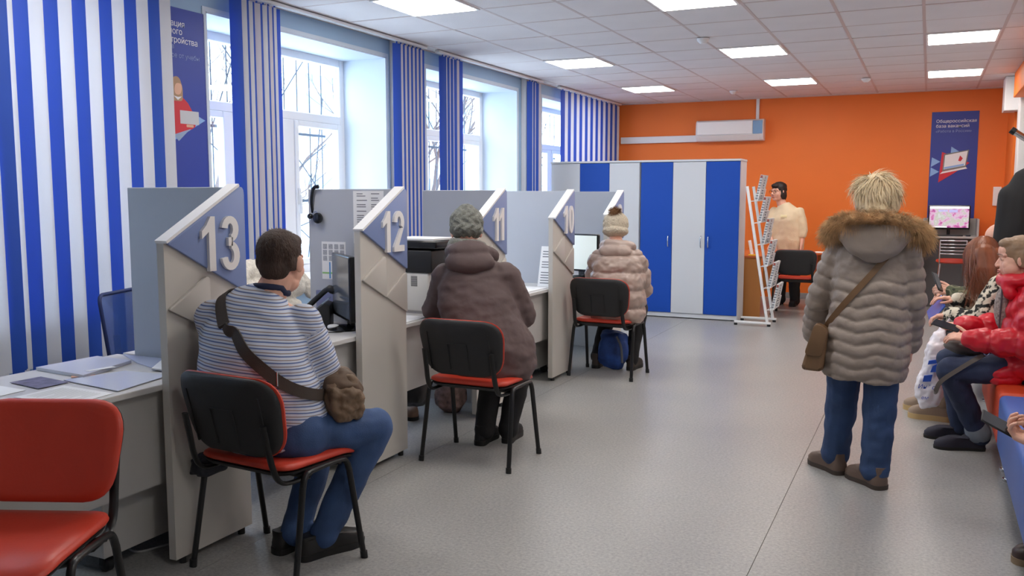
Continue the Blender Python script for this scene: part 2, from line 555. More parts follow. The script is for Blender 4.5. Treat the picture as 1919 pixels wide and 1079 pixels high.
def tree(x, y, hgt, label, seed):
    rnd = random.Random(seed)
    e = empty('bare_tree', (x, y, -1.0), 0, label, 'tree', 'bare trees in the yard')
    bm = B()
    def grow(p, d, L, r, depth):
        pts = [p]; q = p.copy(); dd = d.copy()
        for _ in range(3):
            dd = (dd + Vector((rnd.uniform(-.2, .2), rnd.uniform(-.2, .2), rnd.uniform(-.05, .15)))).normalized()
            q = q + dd * L / 3; pts.append(q.copy())
        tube(bm, pts, [r, r * 0.85, r * 0.72, r * 0.6], 5 if depth < 3 else 3)
        if depth < 5:
            for _ in range(3 if depth < 4 else 2):
                nd = (dd + Vector((rnd.uniform(-.9, .9), rnd.uniform(-.9, .9), rnd.uniform(-.15, .5)))).normalized()
                grow(pts[rnd.choice((2, 3, 3))], nd, L * 0.72, r * 0.56, depth + 1)
    grow(Vector((0, 0, 0)), Vector((0, 0, 1)), hgt * 0.32, 0.10, 0)
    O('trunk', bm, m_bark, e, 60)
tree(-9.6, 9.8, 6.5, 'bare tree outside, seen through the window behind counter 12', 1)
tree(-8.6, 13.4, 6.0, 'bare tree outside, seen through the middle window', 2)
tree(-10.8, 16.8, 6.5, 'bare tree outside, seen through the far window', 3)
tree(-10.2, 7.4, 6.0, 'bare tree outside, seen beside the blue wall poster', 5)

# ------------------------------------------------------------------ vertical blinds
m_sb = mat('blind_blue', (54, 100, 206), 0.55, bump=0.1, bscale=200)
m_sw = mat('blind_white', (232, 234, 240), 0.6, bump=0.1, bscale=200)
m_sw2 = mat('blind_beige', (226, 222, 230), 0.6, bump=0.1, bscale=200)
def translucent(m, f):
    nt = m.node_tree; b_ = nt.nodes['Principled BSDF']
    t_ = nt.nodes.new('ShaderNodeBsdfTranslucent'); t_.inputs['Color'].default_value = b_.inputs['Base Color'].default_value
    mx = nt.nodes.new('ShaderNodeMixShader'); mx.inputs['Fac'].default_value = f
    nt.links.new(b_.outputs[0], mx.inputs[1]); nt.links.new(t_.outputs[0], mx.inputs[2]); nt.links.new(mx.outputs[0], nt.nodes['Material Output'].inputs['Surface'])
for m_ in (m_sb, m_sw, m_sw2): translucent(m_, 0.35)
_slat = {}
def slat_mesh(m, w_):
    k = (m.name, w_)
    if k not in _slat:
        bm = B()
        n = 6
        top, bot = 2.855, 0.56
        rows = []
        for z in (top, bot):
            rows.append([(bm.verts.new((0.004 * (1 - (2 * j / n - 1) ** 2), -w_ + w_ * j / n, z)), bm.verts.new((0.004 * (1 - (2 * j / n - 1) ** 2) - 0.001, -w_ + w_ * j / n, z))) for j in range(n + 1)])
        for j in range(n):
            for s in (0, 1):
                bm.faces.new([rows[0][j][s], rows[0][j + 1][s], rows[1][j + 1][s], rows[1][j][s]])
            for q in (0, 1):
                bm.faces.new([rows[q][j][0], rows[q][j + 1][0], rows[q][j + 1][1], rows[q][j][1]])
        for j in (0, n):
            bm.faces.new([rows[0][j][0], rows[1][j][0], rows[1][j][1], rows[0][j][1]])
        box(bm, -0.003, 0.005, -w_ * 0.8, -w_ * 0.2, 0.53, 0.565)      # bottom weight
        box(bm, -0.004, 0.006, -w_ * 0.56, -w_ * 0.44, top, 2.885)      # hanger
        me = fin(bm, 50); me.materials.append(m)
        _slat[k] = me
    return _slat[k]
def blind(label, y0, y1, runs, rails):
    e = empty('vertical_blind', (XL + 0.13, y0, 0), 0, label, 'blind', 'striped vertical blinds along the windows')
    for (ra, rb) in rails:
        O('headrail', rel(bbox(XL + 0.10, XL + 0.15, ra, rb, 2.872, H - 0.004, 0.004, 1), e), m_white, e)
    chain = B()
    for (ys, ang, seq) in runs:
        y = ys
        for (c, vis) in seq:
            y += vis
            link_mesh('slat', slat_mesh({'b': m_sb, 'w': m_sw, 'g': m_sw2}[c], 0.1 if ang < 0.2 else 0.089), None, e, (0, y - y0, random.uniform(-0.003, 0.003)), (0, 0, -ang))
            tube(chain, [(0.004, y - y0 - 0.06, 0.545), (0.004, y - y0, 0.515), (0.004, y - y0 + 0.03, 0.545)], 0.003, 4)
    O('bottom_chain', chain, m_white, e)
    return e
sq = []
cols = ['w', 'b']
n0 = 20
for k in range(n0): sq.append((cols[(k + 1) % 2], 0.0895))
sq[-13] = ('w', 0.03)
blind('wide blue and white vertical blind closed across the window behind the papers', 2.44, 4.23, [(4.232 - sum(s[1] for s in sq), 0.14, sq)], [(2.3, 4.26)])
blind('blue and white vertical blind drawn to both sides of the window behind counter 12', 4.79, 7.33,
      [(4.79, 0.42, [('b', 0.085)] + [('w', 0.052), ('b', 0.020), ('w', 0.040), ('b', 0.018), ('g', 0.06), ('b', 0.022), ('w', 0.05), ('b', 0.018), ('g', 0.035), ('b', 0.018), ('w', 0.03), ('b', 0.04)]),
       (6.885, 0.42, [('b', 0.035)] + [('g', 0.034), ('b', 0.034)] * 6)], [(4.74, 7.36)])
blind('blue and white vertical blind drawn to both sides of the middle window', 7.64, 10.12,
      [(7.60, 0.42, [('b', 0.15), ('w', 0.016), ('b', 0.05), ('w', 0.018), ('b', 0.055), ('w', 0.016), ('b', 0.06), ('g', 0.05), ('b', 0.03), ('b', 0.045)]),
       (9.76, 0.42, [('b', 0.09), ('w', 0.02), ('b', 0.06), ('w', 0.02), ('b', 0.05), ('b', 0.04), ('g', 0.07)])], [(7.58, 10.15)])
blind('blue and white vertical blind closed beside the orange wall', 10.74, 13.16,
      [(10.74, 0.30, [('b', 0.16)] + [(('w', 'b')[k % 2], 0.107) for k in range(21)])], [(10.7, 13.2)])
# ------------------------------------------------------------------ counters
m_lam = mat('laminate_cream', (198, 193, 186), 0.45, var=0.02, vscale=3)
m_lamg = mat('laminate_grey', (180, 184, 194), 0.45, var=0.02, vscale=3)
m_desk = mat('laminate_desk', (205, 203, 202), 0.4, var=0.02, vscale=3)
m_deskf = mat('laminate_front', (186, 183, 180), 0.5, var=0.02, vscale=3)
m_edge = mat('edge_band_white', (238, 238, 240), 0.35)
m_plate = mat('plate_blue', (132, 150, 196), 0.45)
m_num = mat('numeral_white', (236, 234, 234), 0.4)
m_black = mat('black_plastic', (26, 27, 30), 0.45)
m_blackg = mat('black_gloss', (18, 19, 22), 0.2)
m_paper = mat('paper', (238, 238, 240), 0.7)
m_ink = mat('print_grey', (120, 122, 130), 0.8)

PX = -2.69                         # aisle face of the number panels
PY0 = [2.525, 3.840, 5.155, 6.470, 7.785]
NUM = ['13', '12', '11', '10', '9']
PW = 0.44
def partition(y0, num):
    y1 = y0 + PW
    e = empty('counter_partition', (PX, y1, 0), 0, 'grey counter partition with the white number %s on a blue triangle' % num, 'partition', 'numbered partitions along the counter')
    ab = B()
    pts = rounded([(y0, 0.03), (y1, 0.03), (y1, 1.535), (y0 + 0.40, 1.535), (y0, 1.315)], [0, 0, 0.03, 0.03, 0.015], 3)
    prism(ab, pts, 'yz', PX - 0.035, PX)
    O('number_panel', rel(ab, e), m_lam, e)
    # white edging along the sloped top and the near edge
    eb = B()
    o = Vector((y0, 1.315)); t = Vector((y0 + 0.405, 1.538)); d = (t - o).normalized(); nn = Vector((-d.y, d.x))
    prism(eb, [tuple(o - d * 0.005), tuple(t), tuple(t + nn * 0.012), tuple(o - d * 0.005 + nn * 0.012)], 'yz', PX - 0.04, PX + 0.022)
    O('edge_strip', rel(eb, e), m_edge, e)
    O('edge_strip', rel(bbox(PX - 0.036, PX + 0.001, y0 - 0.004, y0, 0.03, 1.313), e), m_lam, e)
    db = bbox(PX - 0.66, PX - 0.035, y1 - 0.025, y1, 0.03, 1.535, 0.003, 1)
    O('divider_panel', rel(db, e), m_lamg, e)
    for (fx, fy) in ((PX - 0.018, y0 + 0.05), (PX - 0.018, y1 - 0.05), (PX - 0.6, y1 - 0.012)):
        O('foot', rel(lathe(B(), [(0.016, 0), (0.016, 0.03)], 10, Matrix.Translation((fx, fy, 0))), e), m_black, e)
    # blue triangle with numerals
    def tri(nm, l, tp, bt, r, x0, x1, m):
        return O(nm, rel(prism(B(), rounded([l, bt, tp], r, 4), 'yz', x0, x1, 0.003), e), m, e, 35)
    tri('number_plate', (y0 + 0.002, 1.312), (y1 - 0.002, 1.552), (y1 - 0.002, 1.080), [0.012, 0.012, 0.05], PX, PX + 0.016, m_plate)
    tri('relief_plate', (y0 + 0.0, 1.052), (y0 + 0.225, 1.180), (y0 + 0.225, 0.938), [0.012, 0.012, 0.04], PX, PX + 0.014, m_lam)
    tri('relief_plate', (y0 + 0.220, 0.945), (y1 - 0.001, 1.075), (y1 - 0.001, 0.832), [0.012, 0.012, 0.04], PX, PX + 0.012, m_lam)
    for i, ch in enumerate(num):
        yy = y0 + (0.165 + i * 0.115 if len(num) == 2 else 0.24)
        if num == '11': yy = y0 + 0.20 + i * 0.085
        numeral(ch, yy, 1.188, e)
    return e
def numeral(ch, y, z, e):
    hgt, wd, st = 0.225, 0.105, 0.034
    bm = B()
    x0, x1 = PX + 0.012, PX + 0.030
    def poly(p): prism(bm, [(y + a * wd, z + b_ * hgt) for a, b_ in p], 'yz', x0, x1)
    def arc(cx, cz, rx, rz, a0, a1, n=14, s=None):
        s = s or st
        P = []
        for i in range(n + 1):
            t = math.radians(a0 + (a1 - a0) * i / n)
            P.append((Vector((cx + rx * math.cos(t), cz + rz * math.sin(t))), Vector((cx + (rx - s) * math.cos(t), cz + (rz - s * 0.9) * math.sin(t)))))
        vo = []
        for a, b_ in P:
            vo.append([bm.verts.new((xx, q.x, q.y)) for xx in (x0, x1) for q in (a, b_)])
        for A, C in zip(vo, vo[1:]):
            for (i, j) in ((0, 1), (1, 3), (3, 2), (2, 0)):
                bm.faces.new([A[i], A[j], C[j], C[i]])
        for A in (vo[0], vo[-1]): bm.faces.new([A[0], A[1], A[3], A[2]])
    W_, R = wd, wd / 2
    if ch == '1':
        poly([(0.42, 0), (0.76, 0), (0.76, 1), (0.52, 1), (0.30, 0.84), (0.06, 0.74), (0.06, 0.60), (0.42, 0.72)])
    elif ch == '3':
        arc(y + R, z + 0.255 * hgt, R, 0.255 * hgt + 0.004, -172, 82)
        arc(y + R, z + 0.755 * hgt, R * 0.94, 0.245 * hgt, -78, 172)
        prism(bm, [(y + R - 0.012, z + 0.44 * hgt), (y + R + 0.012, z + 0.44 * hgt), (y + R + 0.012, z + 0.60 * hgt), (y + R - 0.012, z + 0.60 * hgt)], 'yz', x0, x1)
    elif ch == '2':
        arc(y + R, z + 0.71 * hgt, R, 0.29 * hgt, -28, 176)
        prism(bm, [(y + 0.0, z + 0.0), (y + wd, z + 0.0), (y + wd, z + 0.15 * hgt), (y + 0.47 * wd, z + 0.15 * hgt), (y + 0.97 * wd, z + 0.60 * hgt), (y + 0.66 * wd, z + 0.56 * hgt), (y + 0.0, z + 0.12 * hgt)], 'yz', x0, x1)
    elif ch == '0':
        arc(y + R, z + 0.5 * hgt, R, 0.5 * hgt, 0, 360, 28)
    elif ch == '9':
        arc(y + R, z + 0.69 * hgt, R, 0.31 * hgt, 0, 360, 24)
        arc(y + R, z + 0.42 * hgt, R, 0.42 * hgt, -150, 20)
    return O('numeral', rel(bm, e), m_num, e)
parts = [partition(y, n) for y, n in zip(PY0, NUM)]

DX0, DX1 = -3.46, -2.735
def desk(ya, yb, label):
    e = empty('counter_desk', ((DX0 + DX1) / 2, (ya + yb) / 2, 0), 0, label, 'desk', 'grey counter desks in a row')
    O('desk_top', rel(bbox(DX0, DX1, ya, yb, 0.725, 0.75, 0.004, 2), e), m_desk, e)
    O('front_panel', rel(bbox(-2.80, -2.782, ya + 0.02, yb - 0.02, 0.33, 0.724), e), m_deskf, e)
    for y in (ya + 0.002, yb - 0.020):
        O('side_panel', rel(bbox(DX0 + 0.05, -2.803, y, y + 0.018, 0.0, 0.724), e), m_deskf, e)
    return e
desk(1.36, 2.938, 'grey counter desk covered with papers, nearest the camera')
for k, n in enumerate((13, 12, 11, 10)):
    who = ('beside the man in the striped shirt', 'in front of the person in the dark coat', 'with a leaning leaflet, between numbers 11 and 10', 'beside the person in the beige jacket')[k]
    desk(PY0[k] + PW + 0.003, PY0[k + 1] + PW - 0.028, 'grey counter desk ' + who)

def pedestal(x1, ya, yb, label):
    e = empty('drawer_pedestal', (x1 - 0.23, (ya + yb) / 2, 0), 0, label, 'drawer unit', 'drawer pedestals on castors under the desks')
    O('body', rel(bbox(x1 - 0.46, x1, ya, yb, 0.075, 0.60, 0.003, 1), e), m_deskf, e)
    for k in range(3):
        z = 0.09 + k * 0.17
        f = O('drawer', rel(bbox(x1 - 0.478, x1 - 0.461, ya + 0.01, yb - 0.01, z, z + 0.16, 0.003, 1), e), m_deskf, e)
        O('handle', rel(bbox(x1 - 0.50, x1 - 0.478, (ya + yb) / 2 - 0.06, (ya + yb) / 2 + 0.06, z + 0.10, z + 0.115, 0.003, 1), e), MATS['grid_metal'], f)
    for (x, y) in ((x1 - 0.05, ya + 0.05), (x1 - 0.41, ya + 0.05), (x1 - 0.05, yb - 0.05), (x1 - 0.41, yb - 0.05)):
        bm = lathe(B(), [(0.02, -0.02), (0.03, -0.012), (0.03, 0.012), (0.02, 0.02)], 14, Matrix.Translation((x, y, 0.03)) @ Matrix.Rotation(pi / 2, 4, 'X'))
        box(bm, x - 0.012, x + 0.012, y - 0.024, y + 0.024, 0.03, 0.078)
        O('castor', rel(bm, e), m_black, e, 40)
pedestal(-2.87, 2.33, 2.90, 'grey drawer unit on castors under the desk with papers')
pedestal(-2.87, 3.72, 4.24, 'grey drawer unit under the desk beside the man in stripes')
pedestal(-2.86, 6.30, 6.86, 'grey drawer unit under the desk between numbers 11 and 10')

# ------------------------------------------------------------------ visitor chairs
m_red = mat('chair_red', (202, 64, 44), 0.42, var=0.04, vscale=8, bump=0.05, bscale=90)
m_shell = mat('chair_shell', (38, 38, 40), 0.6, bump=0.1, bscale=300)
m_tubeb = mat('chair_tube', (20, 20, 22), 0.35)
def make_chair():
    e = empty('visitor_chair')
    # seat
    out = rounded([(-0.235, -0.20), (0.235, -0.20), (0.25, 0.245), (-0.25, 0.245)], [0.07, 0.07, 0.10, 0.10], 6)
    def fs(u, v, w_):
        z = 0.452 + w_ + 0.014 * (u / 0.24) ** 2 - 0.03 * max(0, (v - 0.10) / 0.14) ** 2 + 0.012 * max(0, (-v - 0.05) / 0.14) ** 2
        return (u, v, z)
    O('seat', pillow(B(), out, fs, 0.026, 0.012), m_red, e, 60)
    O('seat_pan', pillow(B(), [(a * 0.96, b_ * 0.97) for a, b_ in out], lambda u, v, w_: fs(u, v, w_ - 0.016), 0.004, 0.016), m_shell, e, 60)
    # back: pad and shell
    ob = rounded([(-0.235, 0.03), (0.235, 0.03), (0.272, 0.345), (-0.272, 0.345)], [0.10, 0.10, 0.125, 0.125], 7)
    ob = [(a, b_ - (0.02 * math.cos(a / 0.22 * pi / 2) if b_ < 0.11 else 0)) for a, b_ in ob]
    def fb(u, v, w_):
        y = -0.205 - 0.24 * v + 0.035 * (u / 0.24) ** 2 - 0.12 * max(0, v - 0.2) ** 2
        return (u, y + w_, 0.495 + v * 0.985)
    O('backrest', pillow(B(), ob, fb, 0.024, 0.006), m_red, e, 60)
    sh = O('back_shell', pillow(B(), [(a * 0.985, 0.165 + (b_ - 0.165) * 0.985) for a, b_ in ob], lambda u, v, w_: fb(u, v, w_ - 0.009), 0.004, 0.022), m_shell, e, 60)
    for (u0, u1, v0, v1) in ((-0.19, -0.184, 0.05, 0.27), (0.184, 0.19, 0.05, 0.27), (-0.06, -0.055, 0.06, 0.21), (0.055, 0.06, 0.06, 0.21), (-0.06, 0.06, 0.205, 0.21)):
        n = 4; rb = B()
        for i in range(n):
            ua, ub = u0 + (u1 - u0) * i / n, u0 + (u1 - u0) * (i + 1) / n
            vs = [rb.verts.new(fb(a, b_, c)) for a in (ua, ub) for b_ in (v0, v1) for c in (-0.034, -0.026)]
            for f in ((0, 1, 3, 2), (4, 6, 7, 5), (0, 4, 5, 1), (2, 3, 7, 6), (0, 2, 6, 4), (1, 5, 7, 3)):
                rb.faces.new([vs[q] for q in f])
        O('shell_rib', rb, m_shell, sh)
    for s in (-1, 1):
        top = [(s * 0.262, -0.135, 0.395), (s * 0.26, -0.12, 0.432), (s * 0.258, -0.085, 0.447), (s * 0.258, 0.085, 0.447), (s * 0.26, 0.12, 0.432), (s * 0.262, 0.135, 0.395)]
        O('side_rail', tube(B(), smoothpath(top, 4), 0.0145, 8, 0.75), m_tubeb, e, 60)
        for q in (-1, 1):
            lg = O('leg', tube(B(), [(s * 0.262, q * 0.135, 0.397), (s * 0.274, q * 0.205, 0.004)], [0.0145, 0.0135], 8, 0.75), m_tubeb, e, 60)
            O('foot_cap', tube(B(), [(s * 0.2735, q * 0.203, 0.03), (s * 0.2745, q * 0.206, 0.0)], 0.017, 8, 0.8), m_black, lg, 60)
        sup = [(s * 0.205, -0.275, 0.66), (s * 0.207, -0.25, 0.55), (s * 0.21, -0.235, 0.49), (s * 0.212, -0.21, 0.438), (s * 0.215, -0.165, 0.416), (s * 0.22, -0.06, 0.412)]
        O('back_support', tube(B(), smoothpath(sup, 4), 0.016, 8, 0.55), m_tubeb, e, 60)
    for y in (-0.085, 0.085):
        O('cross_bar', tube(B(), [(-0.257, y, 0.440), (-0.2, y, 0.424), (0.2, y, 0.424), (0.257, y, 0.440)], 0.011, 8), m_tubeb, e, 60)
    return e
CH = make_chair()
chairs = [((-2.35, 2.745, 0), -4, 'red and black chair that the man in the striped shirt sits on'),
          ((-2.27, 4.395, 0), 0, 'red and black chair standing behind the person in the dark coat'),
          ((-2.38, 6.955, 0), -2, 'red and black chair that the person in the beige jacket sits on'),
          ((-2.47, 1.67, 0), 203, 'empty red padded chair in the bottom left corner, facing the camera'),
          ((-1.46, 11.53, 0), 0, 'red and black chair at the wooden desk by the orange wall')]
for i, (p, rz, lb) in enumerate(chairs):
    c = CH if i == 0 else copy_tree(CH)
    c.location = p; c.rotation_euler = (0, 0, math.radians(rz))
    tag(c, lb, 'chair', 'red and black visitor chairs')

# ------------------------------------------------------------------ office chairs behind the counter
m_meshb = sheer_mat('mesh_navy', (52, 84, 160), 0.7)
m_navy = mat('chair_navy', (26, 44, 96), 0.6)
def office_chair(loc, rz, label):
    e = empty('office_chair', loc, rz, label, 'chair', 'office chairs behind the counter')
    out = rounded([(-0.21, 0.0), (0.21, 0.0), (0.24, 0.43), (-0.24, 0.43)], [0.08, 0.08, 0.06, 0.06], 5)
    fb = lambda u, v, w_: (u, -0.20 - 0.30 * v * 0.35 + 0.5 * (v - 0.2) ** 2 * -0.25 + 0.03 * (u / 0.24) ** 2 + w_, 0.56 + v)
    O('back_mesh', pillow(B(), [(a * 0.97, 0.25 + (b_ - 0.25) * 0.97) for a, b_ in out], fb, 0.003, 0.003), m_meshb, e, 60)
    O('back_frame', tube(B(), [fb(a, b_, 0) for a, b_ in out], 0.010, 8, close=True), m_navy, e, 60)
    so = rounded([(-0.23, -0.22), (0.23, -0.22), (0.24, 0.24), (-0.24, 0.24)], 0.08, 5)
    O('seat', pillow(B(), so, lambda u, v, w_: (u, v, 0.46 + w_), 0.04, 0.03), m_navy, e, 60)
    O('back_support', tube(B(), smoothpath([(0, -0.10, 0.42), (0, -0.26, 0.44), (0, -0.27, 0.6), (0, -0.28, 0.75)], 4), 0.02, 8, 0.5), m_black, e, 60)
    O('gas_column', lathe(B(), [(0.028, 0.08), (0.028, 0.26), (0.018, 0.26), (0.018, 0.44)], 14), m_black, e, 40)
    for k in range(5):
        a = 2 * pi * k / 5 + 0.3
        lg = O('base_leg', tube(B(), [(0, 0, 0.10), (0.28 * math.cos(a), 0.28 * math.sin(a), 0.065)], [0.028, 0.018], 8, 0.7), m_black, e, 60)
        M = Matrix.Translation((0.28 * math.cos(a), 0.28 * math.sin(a), 0.028)) @ Matrix.Rotation(a, 4, 'Z') @ Matrix.Rotation(pi / 2, 4, 'X')
        O('castor', lathe(B(), [(0.015, -0.022), (0.028, -0.014), (0.028, 0.014), (0.015, 0.022)], 12, M), m_black, lg, 40)
    return e
office_chair((-3.66, 3.42, 0), math.radians(-72), 'dark blue mesh office chair behind the desk with papers')
office_chair((-3.52, 4.25, 0), math.radians(-78), 'dark blue office chair under the white fleece jacket')
# ------------------------------------------------------------------ cabinets
m_cabw = mat('cabinet_white', (206, 208, 212), 0.45)
m_cabb = mat('cabinet_blue', (22, 74, 172), 0.5, spec=0.3)
m_chrome = mat('chrome', (210, 212, 216), 0.18, 1.0)
def cabinet(x0, x1, ya, yb, hgt, doors, label):
    e = empty('cabinet', ((x0 + x1) / 2, (ya + yb) / 2, 0), 0, label, 'cabinet', 'tall blue and white cabinets')
    bm = B()
    box(bm, x0, x0 + 0.02, ya + 0.02, yb, 0, hgt - 0.025); box(bm, x1 - 0.02, x1, ya + 0.02, yb, 0, hgt - 0.025)
    box(bm, x0 + 0.02, x1 - 0.02, yb - 0.006, yb, 0.0, hgt - 0.025); box(bm, x0 + 0.02, x1 - 0.02, ya + 0.02, yb, 0.05, 0.07)
    O('body', rel(bm, e), m_cabw, e)
    O('cabinet_top', rel(bbox(x0 - 0.006, x1 + 0.006, ya - 0.004, yb, hgt - 0.025, hgt, 0.003, 1), e), m_cabw, e)
    O('plinth', rel(bbox(x0 + 0.004, x1 - 0.004, ya + 0.012, ya + 0.028, 0.012, 0.062), e), m_cabw, e)
    for x in (x0 + 0.06, x1 - 0.06):
        O('foot', rel(lathe(B(), [(0.02, 0), (0.02, 0.012)], 10, Matrix.Translation((x, ya + 0.03, 0))), e), m_black, e)
    n = len(doors); wd = (x1 - x0 - 0.008) / n
    for k, (c, hs) in enumerate(doors):
        a = x0 + 0.004 + k * wd
        d = O('door', rel(bbox(a + 0.002, a + wd - 0.002, ya, ya + 0.018, 0.066, hgt - 0.03, 0.002, 1), e), m_cabb if c == 'b' else m_cabw, e)
        if hs:
            hx = a + wd - 0.045 if hs > 0 else a + 0.045
            pts = smoothpath([(hx, ya, 0.87), (hx, ya - 0.022, 0.885), (hx, ya - 0.03, 0.94), (hx, ya - 0.022, 0.995), (hx, ya, 1.01)], 4)
            O('handle', rel(tube(B(), pts, 0.007, 8), e), m_chrome, d, 60)
cabinet(-4.42, -3.235, 10.56, 10.93, 1.925, [('w', 1), ('b', 1), ('w', -1)], 'white and blue cabinet on the left, partly behind the counter partitions')
cabinet(-3.222, -2.012, 10.55, 10.93, 1.925, [('b', 1), ('w', 1), ('b', -1)], 'white cabinet with two blue doors, beside the leaflet rack')

# ------------------------------------------------------------------ air conditioner, trunking
ac = empty('air_conditioner', (-2.70, YB, 2.44), 0, 'white wall air conditioner on the orange wall', 'air conditioner')
m_acw = mat('ac_white', (232, 232, 234), 0.35)
bm = prism(B(), rounded([(YB, 2.29), (YB, 2.60), (YB - 0.15, 2.60), (YB - 0.19, 2.56), (YB - 0.20, 2.36), (YB - 0.13, 2.29)], [0, 0.0, 0.04, 0.03, 0.05, 0.02], 4), 'yz', -3.19, -2.21, 0.004)
O('body', rel(bm, ac), m_acw, ac, 35)
O('front_panel', rel(bbox(-3.17, -2.36, YB - 0.212, YB - 0.196, 2.385, 2.575, 0.006), ac), m_acw, ac)
O('display_panel', rel(bbox(-2.355, -2.22, YB - 0.209, YB - 0.196, 2.385, 2.575, 0.005), ac), mat('ac_blue', (120, 160, 200), 0.3), ac)
O('vent', rel(prism(B(), [(YB - 0.205, 2.372), (YB - 0.155, 2.300), (YB - 0.150, 2.306), (YB - 0.198, 2.378)], 'yz', -3.14, -2.26), ac), m_whitep, ac)
t = O('cable_trunking', bbox(-4.40, -3.195, YB - 0.06, YB, 2.295, 2.395, 0.005), m_acw); tag(t, 'white horizontal trunking running from air conditioner to the blind', 'trunking')
t = O('cable_trunking', bbox(-2.345, -2.30, YB - 0.04, YB, 2.605, H - 0.005, 0.004), m_acw); tag(t, 'thin white vertical trunking between air conditioner and ceiling', 'trunking')

# ------------------------------------------------------------------ posters
def flat(bm, pts, z):
    vs = [bm.verts.new((p[0], p[1], z)) for p in pts]
    bm.faces.new(vs)
    return bm
def layer(name, pts, z, m, M, parent, t=0.0006):
    bm = prism(B(), pts, 'xy', z - t, z)
    for v in bm.verts: v.co = M @ v.co
    return O(name, bm, m, parent)
m_pos = mat('poster_blue', (48, 62, 150), 0.5); m_pos2 = mat('poster_navy', (40, 64, 160), 0.5)
m_lb = mat('print_lightblue', (140, 180, 232), 0.5); m_rd = mat('print_red', (206, 40, 56), 0.5)
m_wt = mat('print_white', (235, 235, 238), 0.5); m_dim = mat('print_dimblue', (134, 152, 206), 0.5)
m_skinp = mat('print_skin', (226, 178, 150), 0.6); m_hairp = mat('print_hair', (176, 140, 110), 0.6)
P1 = empty('wall_poster', (0.27, YB - 0.006, 0.95), 0, 'tall blue poster with a printed laptop on the orange wall', 'poster')
M1 = wallM((0.27, YB - 0.01, 0.95), (1, 0, 0)); M1l = wallM((0, 0, 0), (1, 0, 0)) @ Matrix.Translation((0, 0, 0.004))
O('board', bbox(-0.285, 0.285, 0.0, 0.005, 0, 1.665), m_pos, P1)
for j, (s, sz, m_) in enumerate((('Общероссийская', 0.058, m_wt), ('база вакансий', 0.058, m_wt), ('«Работа в России»', 0.048, m_dim))):
    text('poster_text', s, sz, m_, M1l @ Matrix.Translation((-0.23, 1.52 - j * 0.065, 0.001)), P1)
def L1(nm, pts, z, m_): layer(nm, pts, z, m_, M1l, P1)
L1('print_arrow', [(-0.27, 0.93), (-0.155, 1.0), (-0.26, 1.06)], 0.0012, m_lb)
L1('print_arrow', [(-0.275, 0.80), (-0.165, 0.865), (-0.27, 0.925)], 0.0012, m_lb)
L1('print_arrow', [(-0.035, 1.09), (0.07, 1.13), (-0.03, 1.20)], 0.0012, m_lb)
L1('print_red', [(-0.17, 0.72), (0.01, 0.84), (0.2, 0.98), (-0.14, 1.13)], 0.0016, m_rd)
L1('print_laptop', [(-0.125, 0.87), (0.155, 0.925), (0.185, 1.155), (-0.115, 1.10)], 0.0022, mat('print_grey2', (120, 124, 122), 0.5))
L1('print_screen', [(-0.11, 0.895), (0.145, 0.945), (0.17, 1.14), (-0.10, 1.085)], 0.0028, m_wt)
L1('print_bar', [(-0.105, 0.90), (0.13, 0.945), (0.133, 0.97), (-0.105, 0.925)], 0.0034, m_lb)
L1('print_mark', [(0.06, 1.01), (0.09, 1.0), (0.115, 1.04), (0.08, 1.08)], 0.0034, m_rd)
L1('print_base', [(-0.155, 0.835), (0.175, 0.905), (0.155, 0.925), (-0.125, 0.865)], 0.0028, m_wt)

P0 = empty('wall_poster', (XL + 0.004, 4.34, 0.95), 0, 'tall blue poster with a girl holding a laptop, beside the wide blind', 'poster')
MP = wallM((0, 0, 0), (0, 1, 0)) @ Matrix.Translation((0, 0, 0.004))
O('board', bbox(0.0, 0.004, -0.30, 0.30, 0, 1.765), m_pos2, P0)
for j, (s, sz, m_, yy) in enumerate((('Организация', 0.056, m_wt, 1.645), ('временного', 0.056, m_wt, 1.595), ('трудоустройства', 0.056, m_wt, 1.540), ('подростков', 0.044, m_dim, 1.500), ('в свободное от учебы', 0.044, m_dim, 1.445))):
    text('poster_text', s, sz, m_, MP @ Matrix.Translation((-0.212 if j < 4 else -0.205, yy, 0.001)), P0, sx=0.96)
def L0(nm, pts, z, m_):
    layer(nm, [(0.135 + (a - 0.14) * (0.70 if nm not in ('print_arrow', 'print_laptop') else 1.0) - (0.03 if nm in ('print_hair', 'print_face', 'print_collar') else 0), 1.02 + (b_ - 0.68) * 0.58) for a, b_ in pts], z, m_, MP, P0)
L0('print_arrow', [(-0.2, 0.30), (0.285, 0.74), (-0.2, 1.05)], 0.0012, m_lb)
L0('print_jumper', rounded([(-0.06, 0.55), (0.16, 0.62), (0.22, 0.66), (0.20, 0.80), (0.13, 0.92), (0.06, 0.98), (-0.04, 0.98), (-0.10, 0.90), (-0.12, 0.7)], 0.02), 0.0018, m_rd)
L0('print_jeans', [(-0.06, 0.55), (0.16, 0.63), (0.10, 0.58), (0.0, 0.48)], 0.0019, mat('print_jeans', (150, 170, 200), 0.6))
L0('print_hair', rounded([(-0.05, 0.93), (0.11, 0.93), (0.115, 1.08), (0.08, 1.19), (0.03, 1.21), (-0.03, 1.16)], 0.04), 0.0022, m_hairp)
L0('print_face', rounded([(0.02, 1.0), (0.08, 1.0), (0.105, 1.07), (0.10, 1.13), (0.03, 1.13), (0.01, 1.06)], 0.03), 0.0027, m_skinp)
L0('print_collar', [(0.0, 0.985), (0.05, 0.94), (0.10, 0.985), (0.05, 0.975)], 0.0028, m_wt)
L0('print_laptop', [(0.06, 0.68), (0.225, 0.68), (0.225, 0.83), (0.06, 0.83)], 0.0032, mat('print_silver', (196, 198, 204), 0.4))
